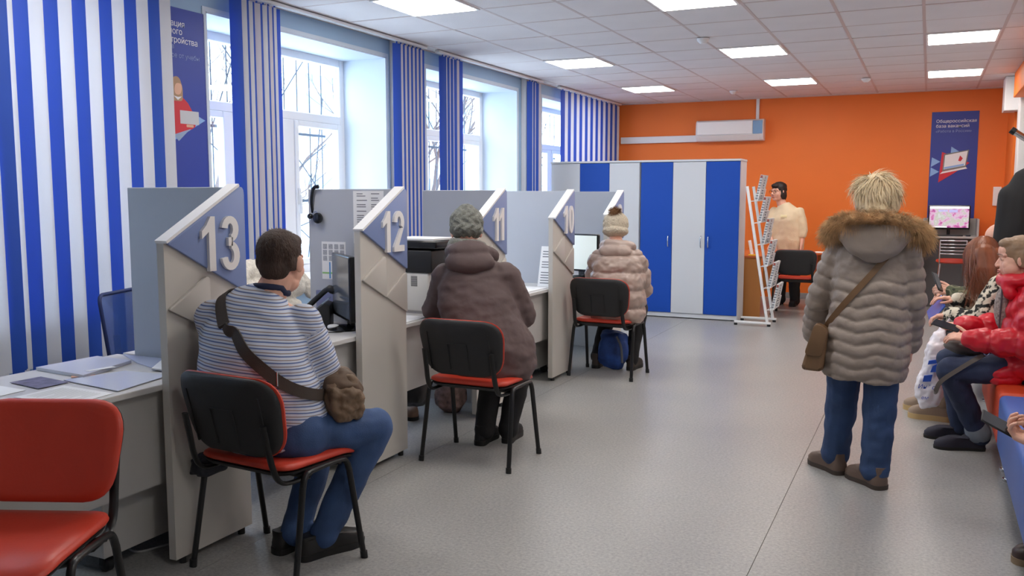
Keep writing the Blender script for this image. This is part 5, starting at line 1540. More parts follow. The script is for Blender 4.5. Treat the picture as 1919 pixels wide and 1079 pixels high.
# ------------------------------------------------------------------ person in the beige puffer jacket (counter 10)
def beige_person():
    P = Person((-2.32, 6.98, 0), 'seated person in a beige puffer jacket and knitted hat with brown pompom')
    J = dict(hip=(-2.31, 6.95, 0.57), chest=(-2.32, 6.98, 0.87), neck=(-2.345, 7.04, 1.09), shL=(-2.485, 6.99, 0.965), shR=(-2.175, 7.03, 0.965), elL=(-2.60, 7.15, 0.735), elR=(-2.155, 7.18, 0.71),
             wrL=(-2.55, 7.37, 0.78), wrR=(-2.28, 7.38, 0.74), hpL=(-2.40, 7.0, 0.545), hpR=(-2.23, 7.0, 0.545), knL=(-2.50, 7.36, 0.52), knR=(-2.24, 7.38, 0.52), anL=(-2.565, 7.20, 0.11), anR=(-2.265, 7.24, 0.11))
    limbs(P, J)
    M = HM((-2.385, 7.115, 1.205), math.radians(15), math.radians(-10), 0, 1.02)
    head(P, M, (-2.35, 7.05, 1.08), m_skin)
    hand(P, J['wrL'], (0.3, 1, 0), (0, 0, 1), -1, 0.4); hand(P, J['wrR'], (-0.4, 1, 0), (0, 0, 1), 1, 0.4)
    P.finish_body(m_skin); eyes(P, M)
    t = B()
    loft(t, [((-2.31, 6.97, 0.47), 0.205, 0.165, 0.05), ((-2.30, 6.96, 0.54), 0.225, 0.18, 0.05), ((-2.305, 6.955, 0.68), 0.222, 0.175, 0.05), ((-2.315, 6.97, 0.84), 0.222, 0.162, 0.05), ((-2.325, 6.99, 0.95), 0.205, 0.14, 0.05), ((-2.335, 7.01, 1.02), 0.16, 0.11, 0.05), ((-2.34, 7.03, 1.08), 0.09, 0.085, 0.05)])
    for s in 'LR': chain(t, [J['sh' + s], V(J['sh' + s]).lerp(V(J['el' + s]), 0.5), J['el' + s], J['wr' + s]], [0.085, 0.085, 0.078, 0.06])
    me = remesh(t, 0.009, 4)
    quilt(me, [[J['shL'], J['elL'], J['wrL']], [J['shR'], J['elR'], J['wrR']]], 0.09, lambda co: co[:, 2] + 0.01 * nz(co, 6, 2, 1), 0.145, 0.15, 0.026)
    wrinkle(me, 0.012, 13, 3.0, (1, 1, 1.3))
    m_bg = mat('puffer_beige', (170, 150, 140), 0.38, bump=0.15, bscale=35, spec=0.6)
    P.put('jacket', me, m_bg)
    t = B(); ell(t, (-2.325, 6.93, 1.045), (0.145, 0.075, 0.062), 0, 0.25)
    tube(t, [V((-2.335, 7.03, 1.075)) + V((0.115 * math.cos(a), 0.10 * math.sin(a), 0.02 * -math.sin(a))) for a in np.linspace(0, 2 * pi, 28, endpoint=False)], 0.045, 10, close=True)
    P.add('hood', t, m_bg, 0.008, 4, None, (0.010, 11, 4.0))
    m_kn = mat('knit_beige', (196, 184, 164), 0.9, var=0.15, vscale=80, bump=0.8, bscale=110)
    t = B(); ell(t, (0, -0.012, 0.050), (0.108, 0.118, 0.105)); ell(t, (0, -0.025, -0.01), (0.108, 0.115, 0.055)); ell(t, (0, -0.035, 0.122), (0.055, 0.06, 0.04))
    for v in t.verts: v.co = M @ v.co
    P.add('knitted_hat', t, m_kn, 0.006, 2, None, (0.004, 40, 2.0))
    m_pm = mat('pompom_fur', (128, 92, 62), 0.9)
    pc = M @ V((-0.005, -0.075, 0.140)); t = B(); ell(t, pc, (0.038,) * 3); rnd = random.Random(8)
    for _ in range(900):
        n_ = V((rnd.gauss(0, 1), rnd.gauss(0, 1), rnd.gauss(0, 1))).normalized()
        strand(t, [pc + n_ * 0.030, pc + n_ * 0.050, pc + n_ * rnd.uniform(0.055, 0.072) + V((0, 0, -0.004))], 0.0013, 0.0003, n_.orthogonal())
    P.add('pompom', t, m_pm)
    trousers(P, J, m_blkcl, (0.09, 0.072, 0.058), 0.011, 0.12)
    for (h, to) in (((-2.565, 7.13, 0), (-2.58, 7.38, 0)), ((-2.265, 7.17, 0), (-2.25, 7.43, 0))):
        shoe(P, h, to, mat('boot_brown', (52, 42, 36), 0.6), m_soleb, 0.12, 0.046, 0.03)
beige_person()

# ------------------------------------------------------------------ standing woman in the long puffer coat
def tri(x): return 2 * np.abs(x - np.floor(x + 0.5))
def standing_woman():
    P = Person((-0.27, 4.86, 0), 'standing blonde woman in a long taupe quilted coat with fur hood, seen from behind')
    J = dict(hip=(-0.26, 4.86, 0.78), chest=(-0.25, 4.86, 1.12), neck=(-0.245, 4.87, 1.34), shL=(-0.40, 4.87, 1.235), shR=(-0.09, 4.84, 1.235), elL=(-0.505, 4.89, 0.965), elR=(-0.05, 4.85, 0.965),
             wrL=(-0.545, 5.01, 0.745), wrR=(-0.055, 4.94, 0.74), hpL=(-0.36, 4.87, 0.76), hpR=(-0.17, 4.85, 0.76), knL=(-0.375, 4.945, 0.40), knR=(-0.185, 4.83, 0.40), anL=(-0.40, 4.985, 0.115), anR=(-0.19, 4.815, 0.115))
    limbs(P, J)
    M = HM((-0.262, 4.885, 1.475), math.radians(50), math.radians(-4), 0, 0.97)
    head(P, M, (-0.25, 4.865, 1.33), m_skin, 0.004, 0.052)
    hand(P, J['wrL'], (0, 0.35, -1), (-1, 0, 0), -1, 0.35); hand(P, J['wrR'], (0, 0.3, -1), (1, 0, 0), 1, 0.35)
    P.finish_body(m_skin); eyes(P, M)
    t = B()
    loft(t, [((-0.268, 4.86, 0.565), 0.205, 0.165, 0), ((-0.265, 4.855, 0.66), 0.212, 0.175, 0), ((-0.258, 4.85, 0.78), 0.208, 0.17, 0), ((-0.25, 4.85, 0.95), 0.192, 0.15, 0), ((-0.247, 4.855, 1.10), 0.195, 0.14, 0), ((-0.245, 4.86, 1.20), 0.185, 0.125, 0), ((-0.245, 4.865, 1.27), 0.14, 0.10, 0), ((-0.245, 4.87, 1.33), 0.085, 0.08, 0)])
    for s in 'LR': chain(t, [J['sh' + s], V(J['sh' + s]).lerp(V(J['el' + s]), 0.5), J['el' + s], J['wr' + s]], [0.070, 0.070, 0.064, 0.054])
    me = remesh(t, 0.0075, 4)
    chev = lambda co: co[:, 2] - 0.028 * tri((co[:, 0] + 0.30) / 0.21) + 0.004 * nz(co, 7, 2, 1)
    quilt(me, [[J['shL'], J['elL'], J['wrL']], [J['shR'], J['elR'], J['wrR']]], 0.0775, chev, 0.062, 0.062, 0.012, None, 1.10)
    wrinkle(me, 0.007, 15, 3.0)
    m_tp = mat('puffer_taupe', (148, 135, 126), 0.5, bump=0.2, bscale=45, spec=0.4)
    coat_ = me.copy()
    P.put('coat', me, m_tp)
    t = B(); loft(t, [((-0.235, 4.715, 1.165), 0.03, 0.03, 0), ((-0.235, 4.71, 1.21), 0.11, 0.05, 0), ((-0.235, 4.725, 1.28), 0.17, 0.075, 0), ((-0.238, 4.75, 1.345), 0.175, 0.085, 0)])
    tube(t, [V((-0.245, 4.85, 1.315)) + V((0.15 * math.cos(a), 0.12 * math.sin(a), 0.012 * -math.sin(a))) for a in np.linspace(0, 2 * pi, 28, endpoint=False)], 0.04, 10, close=True)
    P.add('hood', t, m_tp, 0.009, 4, None, (0.007, 10, 3.0))
    path = smoothpath([(-0.40, 4.96, 1.27), (-0.445, 4.86, 1.295), (-0.43, 4.76, 1.335), (-0.36, 4.695, 1.375), (-0.24, 4.675, 1.385), (-0.12, 4.695, 1.372), (-0.045, 4.75, 1.33), (-0.025, 4.86, 1.29), (-0.07, 4.96, 1.26)], 6)
    m_fur = mat('fur_tan', (182, 146, 106), 0.9, var=0.5, vscale=22)
    t = B(); tube(t, path, 0.030, 10)
    fb = P.add('fur_trim', t, m_fur)
    t = B(); fur(t, path, 0.03, 8000, 0.052, 5, 0.0015)
    P.add('fur_strands', t, m_fur, None, 3, fb)['kind'] = 'stuff'
    # hair: blonde tousled bob
    m_bl = mat('hair_blonde', (226, 206, 170), 0.5, var=0.22, vscale=26, stretch=(1, 1, 0.3))
    t = B(); ell(t, (0, -0.024, 0.036), (0.094, 0.112, 0.094)); ell(t, (0, -0.066, -0.035), (0.092, 0.066, 0.066))
    for s in (-1, 1): ell(t, (s * 0.074, -0.022, -0.025), (0.024, 0.056, 0.052))
    for v in t.verts: v.co = M @ v.co
    hb = P.add('hair', t, m_bl, 0.006, 2, None, (0.020, 14, 2, (1, 1, 0.5)))
    rnd = random.Random(14); t = B()
    for _ in range(2600):
        a = rnd.uniform(0, 2 * pi); u = rnd.uniform(-0.25, 1.0); r_ = math.sqrt(max(0, 1 - u * u)); n_ = V((r_ * math.cos(a), r_ * math.sin(a), u))
        if n_.y > 0.62 and n_.z < 0.5: continue
        p = V((0.092 * n_.x, -0.024 + 0.110 * n_.y, 0.036 + 0.093 * n_.z)); pts = [p]
        q9 = noise.noise(p * 14) * 1.6
        d = V((q9, 0.6 * noise.noise(p * 14 + V((9, 0, 0))), -1.0)); d = (d - n_ * d.dot(n_)); d = (d.normalized() + n_ * 0.28 + V((rnd.gauss(0, .2), rnd.gauss(0, .2), rnd.gauss(0, .15)))).normalized()
        L = rnd.uniform(0.05, 0.10)
        for j in range(3):
            p = p + d * L / 3 + n_ * 0.003 * (1 - j * 0.3); d = (d + V((-n_.x * 0.12, -n_.y * 0.12, -0.30))).normalized(); pts.append(p.copy())
        strand(t, [M @ q for q in pts], 0.0020, 0.0004, (M.to_3x3() @ n_ + V((rnd.gauss(0, .4), rnd.gauss(0, .4), rnd.gauss(0, .4)))))
    P.add('hair_strands', t, m_bl, None, 3, hb)['kind'] = 'stuff'
    trousers(P, J, mat('denim_mid', (44, 68, 108), 0.75, var=0.2, vscale=7, bump=0.2, bscale=250), (0.095, 0.082, 0.072), 0.009, 0.11, (0.010, 11, 4.0))
    m_sb_ = mat('shoe_taupe', (104, 86, 76), 0.6)
    for (h, to) in (((-0.355, 4.925, 0), (-0.535, 5.125, 0)), ((-0.145, 4.755, 0), (-0.325, 4.955, 0))):
        shoe(P, h, to, m_sb_, mat('sole_brown', (70, 60, 54), 0.7), 0.105, 0.056, 0.024)
    # crossbody bag at her left side
    b_ = empty('shoulder_bag', (-0.50, 4.74, 0.6), 0, 'brown leather crossbody bag at the side of the standing woman', 'bag')
    m_lb_ = mat('leather_brown', (112, 84, 58), 0.5, var=0.12, vscale=10)
    O('bag_body', rel(prism(B(), rounded([(-0.565, 0.60), (-0.455, 0.595), (-0.435, 0.82), (-0.50, 0.85)], 0.03, 4), 'xz', 4.70, 4.79, 0.015), b_), m_lb_, b_, 60)
    O('bag_flap', rel(prism(B(), rounded([(-0.55, 0.68), (-0.46, 0.675), (-0.437, 0.825), (-0.50, 0.853)], 0.03, 4), 'xz', 4.692, 4.70, 0.003), b_), m_lb_, b_, 60)
    st_ = [(-0.10, 4.80, 1.285), (-0.13, 4.735, 1.255), (-0.17, 4.708, 1.205), (-0.25, 4.697, 1.10), (-0.33, 4.692, 1.0), (-0.40, 4.700, 0.91), (-0.455, 4.735, 0.83)]
    fo_ = lambda p: (p.x * 0.6 + 0.15, -1, 0.1)
    st_ = hug(st_, coat_, fo_, 0.008)
    O('strap', rel(belt(B(), st_, 0.03, 0.005, fo_, 2), b_), m_lb_, b_, 40)
standing_woman()
# ------------------------------------------------------------------ staff woman by the orange wall
def staff_woman():
    P = Person((-1.74, 12.5, 0), 'staff woman in a cream jumper and glasses standing behind the wooden desk')
    fy = math.radians(155)
    J = dict(hip=(-1.74, 12.52, 0.82), chest=(-1.745, 12.50, 1.14), neck=(-1.80, 12.49, 1.36), shL=(-1.575, 12.44, 1.27), shR=(-1.92, 12.54, 1.27), elL=(-1.52, 12.42, 1.03), elR=(-1.98, 12.50, 1.02),
             wrL=(-1.525, 12.36, 0.84), wrR=(-1.90, 12.36, 0.85), hpL=(-1.66, 12.50, 0.80), hpR=(-1.82, 12.54, 0.80), knL=(-1.62, 12.46, 0.42), knR=(-1.80, 12.52, 0.42), anL=(-1.60, 12.47, 0.09), anR=(-1.80, 12.53, 0.09))
    limbs(P, J)
    M = HM((-1.862, 12.47, 1.545), math.radians(143), 0, 0, 1.08)
    head(P, M, (-1.81, 12.49, 1.36), m_skin, 0.005, 0.058, 0.012)
    hand(P, J['wrL'], (0.0, -0.1, -1), (1, -0.2, 0), -1, 0.3); hand(P, J['wrR'], (0.2, -0.7, -0.4), (0, -0.3, 1), 1, 0.3)
    P.finish_body(m_skin); eyes(P, M, (50, 40, 36))
    m_cr = mat('jumper_cream', (222, 204, 172), 0.85, bump=0.3, bscale=120)
    t = B()
    loft(t, [((-1.735, 12.52, 0.76), 0.225, 0.165, fy), ((-1.735, 12.51, 0.90), 0.235, 0.175, fy), ((-1.74, 12.50, 1.06), 0.225, 0.170, fy), ((-1.75, 12.49, 1.17), 0.215, 0.165, fy), ((-1.76, 12.49, 1.26), 0.195, 0.125, fy), ((-1.78, 12.49, 1.33), 0.12, 0.09, fy), ((-1.80, 12.49, 1.38), 0.075, 0.07, fy)])
    for s in 'LR':
        chain(t, [J['sh' + s], V(J['sh' + s]).lerp(V(J['el' + s]), 0.5), J['el' + s], V(J['el' + s]).lerp(V(J['wr' + s]), 0.35)], [0.070, 0.074, 0.068, 0.056])
    P.add('jumper', t, m_cr, 0.011, 4, None, (0.008, 8, 3.0))
    bd = P.add('name_badge', bbox(-1.80, -1.72, 12.315, 12.322, 1.20, 1.235, 0.002), mat('badge', (244, 236, 190), 0.4)); 
    trousers(P, J, m_blkcl, (0.105, 0.085, 0.07), 0.012, 0.14)
    for (h, to) in (((-1.595, 12.52, 0), (-1.62, 12.28, 0)), ((-1.79, 12.58, 0), (-1.84, 12.35, 0))):
        shoe(P, h, to, m_blkcl, m_soleb, 0.08, 0.045, 0.022)
    m_hd = mat('hair_black', (30, 24, 24), 0.6)
    t = B(); ell(t, (0, -0.020, 0.044), (0.084, 0.100, 0.086)); ell(t, (0, -0.055, -0.045), (0.074, 0.055, 0.085)); ell(t, (0, 0.058, 0.075), (0.055, 0.04, 0.028))
    for s in (-1, 1): ell(t, (s * 0.072, -0.02, -0.03), (0.02, 0.05, 0.065))
    for v in t.verts: v.co = M @ v.co
    P.add('hair', t, m_hd, 0.007, 2, None, (0.006, 22, 2))
    gl = B()
    for s in (-1, 1):
        tube(gl, [M @ V((s * 0.033 + 0.024 * math.cos(a), 0.098, -0.002 + 0.018 * math.sin(a))) for a in np.linspace(0, 2 * pi, 16, endpoint=False)], 0.0024, 5, close=True)
        tube(gl, [M @ V((s * 0.057, 0.096, 0.004)), M @ V((s * 0.082, 0.05, 0.004)), M @ V((s * 0.085, -0.01, 0.002))], 0.002, 5)
    tube(gl, [M @ V((-0.010, 0.100, 0.004)), M @ V((0.010, 0.100, 0.004))], 0.002, 5)
    P.add('glasses', gl, m_blackg)
staff_woman()

# ------------------------------------------------------------------ seated woman in the red jacket
def phone(loc, rot, label, s=1.0):
    e = empty('mobile_phone', loc, 0, label, 'phone')
    e.rotation_euler = rot
    O('case', bbox(-0.037 * s, 0.037 * s, -0.076 * s, 0.076 * s, -0.004, 0.004, 0.0035, 2), m_black, e, 50)
    O('screen', bbox(-0.034 * s, 0.034 * s, -0.072 * s, 0.072 * s, 0.004, 0.0046), mat('phone_screen', (30, 34, 44), 0.08), e)
    return e
def red_woman():
    P = Person((0.58, 5.76, 0), 'seated woman in a red puffer jacket and jeans looking left, phone in hand')
    J = dict(hip=(0.585, 5.76, 0.555), chest=(0.575, 5.75, 0.88), neck=(0.515, 5.75, 1.03), shL=(0.565, 5.575, 0.945), shR=(0.56, 5.93, 0.945), elL=(0.535, 5.50, 0.685), elR=(0.47, 5.98, 0.71),
             wrL=(0.255, 5.545, 0.690), wrR=(0.225, 5.83, 0.725), hpL=(0.58, 5.66, 0.535), hpR=(0.58, 5.87, 0.535), knL=(0.155, 5.61, 0.495), knR=(0.16, 5.88, 0.515), anL=(0.325, 5.77, 0.105), anR=(0.235, 5.975, 0.105))
    limbs(P, J)
    M = HM((0.468, 5.735, 1.142), math.radians(92), math.radians(-4), 0, 1.04)
    head(P, M, (0.52, 5.75, 1.02), m_skin, 0.004, 0.058, 0.014, True)
    hand(P, J['wrL'], (-0.93, 0.35, 0.12), (-0.1, -0.35, 0.9), 1, 0.42, 0.98, None, (0.7, 0.55, 0.25), 0.3, arm=(0.33, 5.53, 0.688))
    hand(P, J['wrR'], (-0.95, -0.30, -0.02), (0.1, 0.5, -0.85), 1, 0.25, 0.98, None, (0.7, 0.6, 0.1), 0.3, arm=(0.30, 5.85, 0.725))
    P.finish_body(m_skin); eyes(P, M, (70, 76, 80), -0.003)
    phone((0.125, 5.69, 0.742), (math.radians(14), math.radians(-18), math.radians(70)), 'dark phone held by the woman in the red jacket')
    m_rj = mat('jacket_red', (206, 22, 44), 0.36, spec=0.6, bump=0.12, bscale=30)
    y9 = math.radians(90)
    t = B()
    loft(t, [((0.56, 5.755, 0.465), 0.215, 0.175, y9), ((0.575, 5.755, 0.54), 0.235, 0.195, y9), ((0.585, 5.755, 0.68), 0.225, 0.185, y9), ((0.58, 5.75, 0.82), 0.22, 0.165, y9), ((0.57, 5.75, 0.92), 0.20, 0.14, y9), ((0.545, 5.75, 0.99), 0.15, 0.115, y9), ((0.525, 5.75, 1.04), 0.10, 0.10, y9)])
    for s in 'LR': chain(t, [J['sh' + s], V(J['sh' + s]).lerp(V(J['el' + s]), 0.5), J['el' + s], V(J['el' + s]).lerp(V(J['wr' + s]), 0.5), J['wr' + s]], [0.092, 0.092, 0.088, 0.078, 0.060])
    cap(t, (0.47, 5.63, 0.50), (0.40, 5.60, 0.49), 0.085, 0.06)
    me = remesh(t, 0.0085, 4)
    quilt(me, [[J['shL'], J['elL'], J['wrL']], [J['shR'], J['elR'], J['wrR']]], 0.098, lambda co: co[:, 2] + 0.012 * nz(co, 6, 2, 1), 0.16, 0.125, 0.018)
    wrinkle(me, 0.013, 11, 3.0); wrinkle(me, 0.004, 28, 5.0)
    P.put('jacket', me, m_rj)
    t = B()   # stand collar and hood bunched behind the neck
    tube(t, [V((0.505, 5.75, 1.035)) + V((0.098 * math.cos(a), 0.115 * math.sin(a), 0.022 * math.cos(a))) for a in np.linspace(0, 2 * pi, 28, endpoint=False)], 0.042, 10, close=True)
    ell(t, (0.64, 5.75, 1.02), (0.09, 0.17, 0.10)); cap(t, (0.42, 5.68, 1.02), (0.44, 5.66, 0.95), 0.035, 0.04); cap(t, (0.42, 5.82, 1.02), (0.44, 5.84, 0.95), 0.035, 0.04)
    P.add('hood', t, m_rj, 0.008, 4, None, (0.008, 14, 4.0))
    z = P.add('zip', belt(B(), [(0.398, 5.665, 1.02), (0.398, 5.655, 0.92), (0.395, 5.66, 0.8), (0.39, 5.64, 0.66), (0.385, 5.615, 0.55), (0.42, 5.585, 0.455)], 0.014, 0.004, lambda p: (-1, -0.4, 0)), mat('zip_dark', (60, 40, 44), 0.5))
    P.add('jumper', ell(B(), (0.415, 5.735, 0.86), (0.05, 0.05, 0.13)), mat('jumper_mottled', (150, 140, 136), 0.9, var=0.5, vscale=70))
    trousers(P, J, m_denimd, (0.098, 0.078, 0.060), 0.009, 0.125, (0.008, 10, 6.0))
    t = B(); chain(t, [V(J['anL']).lerp(V(J['knL']), 0.06), V(J['anL'])], [0.070, 0.072]); P.add('cuff', t, mat('denim_cuff', (120, 128, 140), 0.8), 0.008, 2)
    m_bt = mat('slip_on_navy', (32, 30, 46), 0.75)
    for (h, to) in (((0.365, 5.785, 0), (0.09, 5.715, 0)), ((0.285, 5.99, 0), (0.035, 5.955, 0))):
        shoe(P, h, to, m_bt, m_soleb, 0.085, 0.048, 0.018)
    m_hr = mat('hair_light_brown', (142, 114, 88), 0.5, var=0.2, vscale=24, stretch=(1, 0.3, 1))
    t = B(); ell(t, (0, -0.018, 0.040), (0.083, 0.102, 0.088)); ell(t, (0, -0.07, -0.03), (0.070, 0.048, 0.07)); ell(t, (0, 0.045, 0.085), (0.058, 0.045, 0.032))
    for s in (-1, 1): ell(t, (s * 0.074, -0.036, 0.004), (0.018, 0.060, 0.060))
    for v in t.verts: v.co = M @ v.co
    P.add('hair', t, m_hr, 0.0055, 8, None, (0.0025, 30, 2))
    b_ = empty('handbag', (0.20, 5.72, 0.57), 0, 'grey leather handbag with a strap on the lap of the red jacket woman', 'bag')
    m_gb = mat('leather_grey', (92, 84, 80), 0.5)
    s = B(); ell(s, (0.24, 5.72, 0.615), (0.13, 0.10, 0.045), 0, 0, 0.1); me = remesh(s, 0.008, 2); wrinkle(me, 0.006, 16, 1.0); me.transform(Matrix.Translation(-b_.location)); link_mesh('bag_body', me, m_gb, b_)
    O('strap', rel(belt(B(), [(0.33, 5.56, 0.615), (0.27, 5.535, 0.575), (0.20, 5.53, 0.52), (0.11, 5.535, 0.44), (0.085, 5.57, 0.37), (0.09, 5.64, 0.36)], 0.024, 0.005, lambda p: (-0.3, -1, 0.2)), b_), m_gb, b_, 40)
    O('strap_ring', rel(tube(B(), [(0.33 + 0.014 * math.cos(a), 5.55, 0.62 + 0.014 * math.sin(a)) for a in np.linspace(0, 2 * pi, 14, endpoint=False)], 0.003, 6, close=True), b_), m_chrome, b_, 60)
red_woman()

# ------------------------------------------------------------------ seated woman with long auburn hair
def auburn_woman():
    P = Person((0.45, 6.46, 0), 'seated woman with long auburn hair in a black and cream patterned fleece')
    J = dict(hip=(0.55, 6.46, 0.555), chest=(0.47, 6.46, 0.84), neck=(0.40, 6.46, 0.985), shL=(0.43, 6.30, 0.92), shR=(0.43, 6.62, 0.92), elL=(0.32, 6.27, 0.69), elR=(0.33, 6.66, 0.71),
             wrL=(0.17, 6.38, 0.72), wrR=(0.20, 6.56, 0.80), hpL=(0.55, 6.37, 0.535), hpR=(0.55, 6.56, 0.535), knL=(0.16, 6.37, 0.50), knR=(0.14, 6.58, 0.51), anL=(0.15, 6.49, 0.13), anR=(0.10, 6.69, 0.13))
    limbs(P, J)
    M = HM((0.325, 6.47, 1.105), math.radians(94), math.radians(-28), 0, 1.0)
    head(P, M, (0.40, 6.46, 0.98), m_skin, 0.005, 0.05)
    hand(P, J['wrL'], (-1, 0.2, -0.1), (0, 0, 1), 1, 0.6); hand(P, J['wrR'], (-1, -0.1, 0.2), (0, 0, 1), -1, 0.5)
    P.finish_body(m_skin); eyes(P, M)
    m = bpy.data.materials.new('patterned_fleece'); m.use_nodes = True
    nt = m.node_tree; bs = nt.nodes['Principled BSDF']; tc = nt.nodes.new('ShaderNodeTexCoord')
    n_ = nt.nodes.new('ShaderNodeTexNoise'); n_.inputs['Scale'].default_value = 20; n_.inputs['Detail'].default_value = 2; nt.links.new(tc.outputs['Object'], n_.inputs['Vector'])
    r = nt.nodes.new('ShaderNodeValToRGB'); r.color_ramp.interpolation = 'LINEAR'
    r.color_ramp.elements[0].position = 0.46; r.color_ramp.elements[0].color = lin(32, 34, 34); r.color_ramp.elements[1].position = 0.52; r.color_ramp.elements[1].color = lin(214, 206, 188)
    nt.links.new(n_.outputs['Fac'], r.inputs['Fac']); nt.links.new(r.outputs['Color'], bs.inputs['Base Color']); bs.inputs['Roughness'].default_value = 0.9
    y9 = math.radians(90)
    t = B(); loft(t, [((0.55, 6.46, 0.47), 0.20, 0.16, y9), ((0.545, 6.46, 0.56), 0.215, 0.165, y9), ((0.50, 6.46, 0.74), 0.205, 0.15, y9), ((0.455, 6.46, 0.87), 0.19, 0.13, y9), ((0.43, 6.46, 0.94), 0.15, 0.10, y9), ((0.41, 6.46, 0.99), 0.08, 0.075, y9)])
    for s in 'LR': chain(t, [J['sh' + s], V(J['sh' + s]).lerp(V(J['el' + s]), 0.5), J['el' + s], J['wr' + s]], [0.08, 0.08, 0.076, 0.058])
    P.add('fleece', t, m, 0.010, 4, None, (0.010, 16, 3.0))
    t = B(); tube(t, [V((0.395, 6.46, 0.985)) + V((0.085 * math.cos(a), 0.095 * math.sin(a), 0.015 * math.cos(a))) for a in np.linspace(0, 2 * pi, 24, endpoint=False)], 0.036, 8, close=True)
    chain(t, [(0.37, 6.375, 0.96), (0.33, 6.36, 0.86), (0.34, 6.35, 0.72)], [0.04, 0.036, 0.034])
    P.add('collar', t, mat('fleece_cream', (226, 216, 200), 0.95, bump=0.5, bscale=80), 0.009, 3, None, (0.008, 22, 2.0))
    trousers(P, J, mat('trousers_navy', (34, 38, 54), 0.8), (0.09, 0.072, 0.058), 0.010, 0.115)
    m_bo_ = mat('boot_taupe', (150, 130, 112), 0.7); m_bs = mat('boot_sole_tan', (202, 172, 122), 0.6)
    for (h, to) in (((0.20, 6.43, 0), (-0.065, 6.47, 0)), ((0.16, 6.65, 0), (-0.10, 6.71, 0))):
        so = shoe(P, h, to, m_bo_, m_bs, 0.13, 0.050, 0.036, 'boot')
        t = B(); hv = V(h); chain(t, [hv + V((-0.05, 0.01, 0.13)), hv + V((-0.045, 0.01, 0.20))], [0.055, 0.058]); P.add('boot_shaft', t, m_bo_, 0.008, 2, so)
    m_au = mat('hair_auburn', (128, 72, 44), 0.42, var=0.35, vscale=16, stretch=(1, 1, 0.12))
    t = B(); ell(t, (0, -0.020, 0.036), (0.083, 0.100, 0.088)); ell(t, (0, -0.06, -0.04), (0.075, 0.055, 0.085))
    for s in (-1, 1): ell(t, (s * 0.068, 0.005, -0.02), (0.02, 0.07, 0.07))
    for v in t.verts: v.co = M @ v.co
    chain(t, [(0.335, 6.43, 1.11), (0.345, 6.40, 1.02), (0.35, 6.375, 0.92), (0.355, 6.36, 0.81)], [0.090, 0.088, 0.074, 0.035])
    chain(t, [(0.38, 6.44, 1.10), (0.40, 6.41, 1.0), (0.40, 6.40, 0.92)], [0.080, 0.07, 0.05])
    hb = P.add('hair', t, m_au, 0.0065, 3, None, (0.006, 20, 2, (1, 1, 0.25)))
    rnd = random.Random(21); t = B()
    for _ in range(1700):
        a = rnd.uniform(0, 2 * pi); u = rnd.uniform(0.0, 1.0); r_ = math.sqrt(1 - u * u); n_ = V((r_ * math.cos(a), r_ * math.sin(a), u))
        if n_.y > 0.7 and n_.z < 0.4: continue
        p = M @ V((0.084 * n_.x, -0.02 + 0.101 * n_.y, 0.037 + 0.089 * n_.z)); wn = M.to_3x3() @ n_
        e_ = V((0.35 + rnd.gauss(0, 0.045), 6.345 + rnd.gauss(0, 0.03) + (0.16 if wn.y > 0.35 else 0), rnd.uniform(0.77, 0.92)))
        m1 = p + wn * 0.012 + V((0, 0, -0.05)); m1.y += -0.02 if wn.y < 0.3 else 0.01
        m2 = m1.lerp(e_, 0.45) + wn * 0.022
        strand(t, smoothpath([p, m1, m2, e_], 3), 0.0022, 0.0006, wn)
    P.add('hair_strands', t, m_au, None, 3, hb)['kind'] = 'stuff'
    fo = O('folder', prism(B(), [(-0.075, -0.13), (0.075, -0.13), (0.075, 0.13), (-0.075, 0.13)], 'xy', -0.004, 0.004, 0.002), mat('folder_blue', (40, 90, 180), 0.2), None, None, (0.075, 6.56, 0.735), (math.radians(18), math.radians(-55), math.radians(-10)))
    tag(fo, 'glossy blue folder held by the woman with auburn hair', 'folder')
    # plastic bag hanging from her hand
    pb_ = empty('plastic_bag', (0.07, 6.22, 0.15), 0, 'white plastic carrier bag with blue print hanging at the knees', 'bag')
    m_pl = mat('plastic_white', (232, 228, 236), 0.3, var=0.05, vscale=10)
    s = B(); loft(s, [((0.065, 6.22, 0.14), 0.055, 0.045, 0), ((0.055, 6.22, 0.20), 0.085, 0.06, 0), ((0.06, 6.22, 0.33), 0.080, 0.055, 0.1), ((0.085, 6.22, 0.45), 0.065, 0.05, 0), ((0.09, 6.23, 0.54), 0.055, 0.05, 0.2), ((0.10, 6.25, 0.60), 0.04, 0.035, 0), ((0.13, 6.29, 0.66), 0.016, 0.016, 0)])
    me = remesh(s, 0.008, 2); wrinkle(me, 0.018, 12, 6.0, (1, 1, 0.6)); wrinkle(me, 0.007, 30, 3.0); 
    me.transform(Matrix.Translation(-pb_.location)); link_mesh('bag_body', me, m_pl, pb_)
    O('handle', rel(tube(B(), smoothpath([(0.12, 6.28, 0.64), (0.15, 6.32, 0.69), (0.17, 6.36, 0.71)], 4), 0.012, 8, 0.5), pb_), m_pl, pb_, 60)
    mb = mat('print_royal', (40, 84, 190), 0.5)
    MB_ = wallM((0.062, 6.145, 0.38), (1, 0.05, 0), (0.18, 0, 1))
    def bl(pts, nm='print_logo', z=0.0): 
        bm = prism(B(), pts, 'xy', -0.010 + z, 0.002 + z)
        for v in bm.verts: v.co = MB_ @ v.co
        O(nm, rel(bm, pb_), mb, pb_)
    bl([(-0.03, 0.045), (0.03, 0.06), (0.03, 0.085), (-0.03, 0.07)]); bl([(-0.005, -0.005), (0.03, 0.0), (0.03, 0.058), (0.0, 0.035)]); bl([(-0.035, -0.07), (0.012, -0.065), (0.012, -0.02), (-0.035, -0.03)])
    text('print_text', 'Инфо', 0.04, mb, MB_ @ Matrix.Translation((-0.055, -0.115, 0.004)), pb_).data.transform(Matrix.Translation(-pb_.location))
